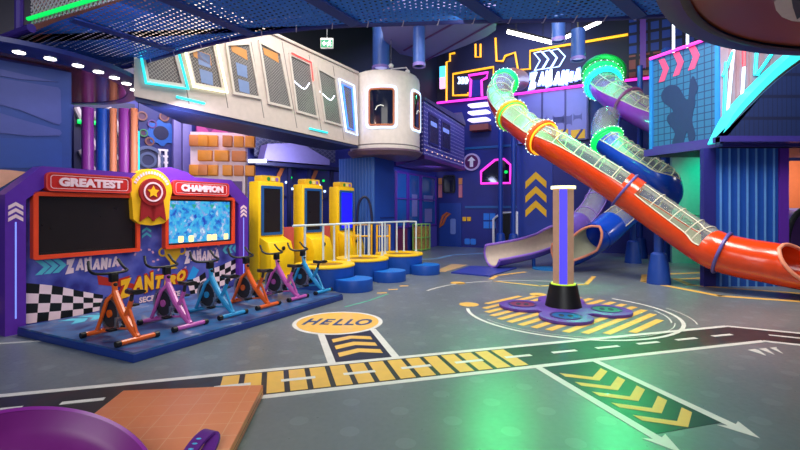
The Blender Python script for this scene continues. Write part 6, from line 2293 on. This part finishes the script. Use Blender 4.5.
def leatherette():
    m, nt, b, out = nodes_of('orange_leatherette')
    s = sep(nt, coords(nt))
    fx = mth(nt, 'FRACT', mth(nt, 'DIVIDE', s[0], .166))
    fy = mth(nt, 'FRACT', mth(nt, 'DIVIDE', s[1], .166))
    g = mth(nt, 'MAXIMUM', mth(nt, 'LESS_THAN', fx, .035), mth(nt, 'LESS_THAN', fy, .035))
    n1 = nn(nt, 'ShaderNodeTexNoise')
    n1.inputs['Scale'].default_value = 2.0
    nt.links.new(coords(nt), n1.inputs['Vector'])
    n2 = nn(nt, 'ShaderNodeTexNoise')
    n2.inputs['Scale'].default_value = 7
    nt.links.new(coords(nt, scale=(1, .4, 1)), n2.inputs['Vector'])
    base = mixc(nt, n1.outputs[0], c(230, 124, 78), c(246, 154, 104))
    nt.links.new(mixc(nt, mth(nt, 'MULTIPLY', g, .55), base, c(246, 190, 150)), b.inputs['Base Color'])
    bp_ = nn(nt, 'ShaderNodeBump')
    bp_.inputs['Strength'].default_value = .35
    bp_.inputs['Distance'].default_value = .02
    nt.links.new(n2.outputs[0], bp_.inputs['Height'])
    nt.links.new(bp_.outputs[0], b.inputs['Normal'])
    b.inputs['Roughness'].default_value = .36
    return m


MB().span((0, -1.08, 0), (1.10, 0, .10)).build('mat_cushion', leatherette(), om, bevel=.012)
MB().tube([(1.098, -1.07, .05), (1.098, -.01, .05)], .004, 5).build('side_seam', mat('seam_rust', c(150, 70, 44), .5), om)
BC = Vector((-1.585, 1.905, .341))
bowl = thing('spinning_bowl_seat', 'purple spinning bowl seat tilted over on the floor by the orange mat', 'seat', BC)
bowl.rotation_euler = (.099, .476, 0)
BOWL = mat('bowl_purple', c(114, 26, 116), .42)
MB().lathe([(.0001, -.165), (.20, -.155), (.36, -.13), (.43, -.108), (.465, -.08), (.492, -.012), (.503, .0), (.515, -.006), (.502, -.07), (.42, -.145), (.28, -.195), (.0001, -.215)], 96).build('bowl_shell', BOWL, bowl, smooth=60)
MB().lathe([(.492, -.004), (.503, .008), (.517, -.004), (.505, -.012), (.492, -.004)], 96).build('rolled_rim', mat('rim_plum', c(140, 44, 150), .3), bowl)
RBW = bowl.rotation_euler.to_matrix()
nrm_ = RBW @ Vector((0, 0, 1))
dray = Vector(((10 - 400.0) / F, 1.0, -(446 - HOR) / F))
cpos_ = Vector((0, 0, H))
tt = ((BC - nrm_ * .145) - cpos_).dot(nrm_) / dray.dot(nrm_)
pl_ = RBW.inverted() @ (cpos_ + dray * tt - BC)
MB().disc((pl_.x, pl_.y, -.15), .028, -.012, .012, 18).build('drain_plug', BLACK, bowl)
# padded strap standing on the mat
sa, sb_ = G(188, 449, .16), G(209, 431, .22)
st = thing('purple_strap_handle', 'small purple padded strap with a blue emblem lying on the orange mat', 'handle', (sa.x + .02, sa.y + .04, .10))
path = smooth_path([Vector((-.01, -.16, .01)), Vector((.0, -.07, .05)), Vector((.025, .02, .09)), Vector((.06, .075, .105)), Vector((.085, .07, .08)), Vector((.085, .02, .045)), Vector((.075, -.05, .012))], 6)
vs, fs = [], []
side = Vector((.040, -.012, -.002))
for i, p in enumerate(path):
    t = (path[min(i + 1, len(path) - 1)] - path[max(i - 1, 0)]).normalized()
    nrm = side.cross(t).normalized() * .008
    vs += [p - side + nrm, p + side + nrm, p + side - nrm, p - side - nrm]
for i in range(len(path) - 1):
    for k in range(4):
        fs.append((4 * i + k, 4 * i + (k + 1) % 4, 4 * i + 4 + (k + 1) % 4, 4 * i + 4 + k))
fs += [(0, 1, 2, 3), tuple(len(vs) - 4 + k for k in range(4))]
MB().add(vs, fs).build('strap_band', mat('strap_purple', c(104, 46, 140), .35), st)
mb = MB()
for k in range(3):
    p = path[7 + 2 * k]
    mb.ball((p.x, p.y, p.z + .011), .014, 6, (1.2, .6, .25))
mb.build('emblem_print', mat('emblem_cyan', c(90, 190, 235), .4), st)
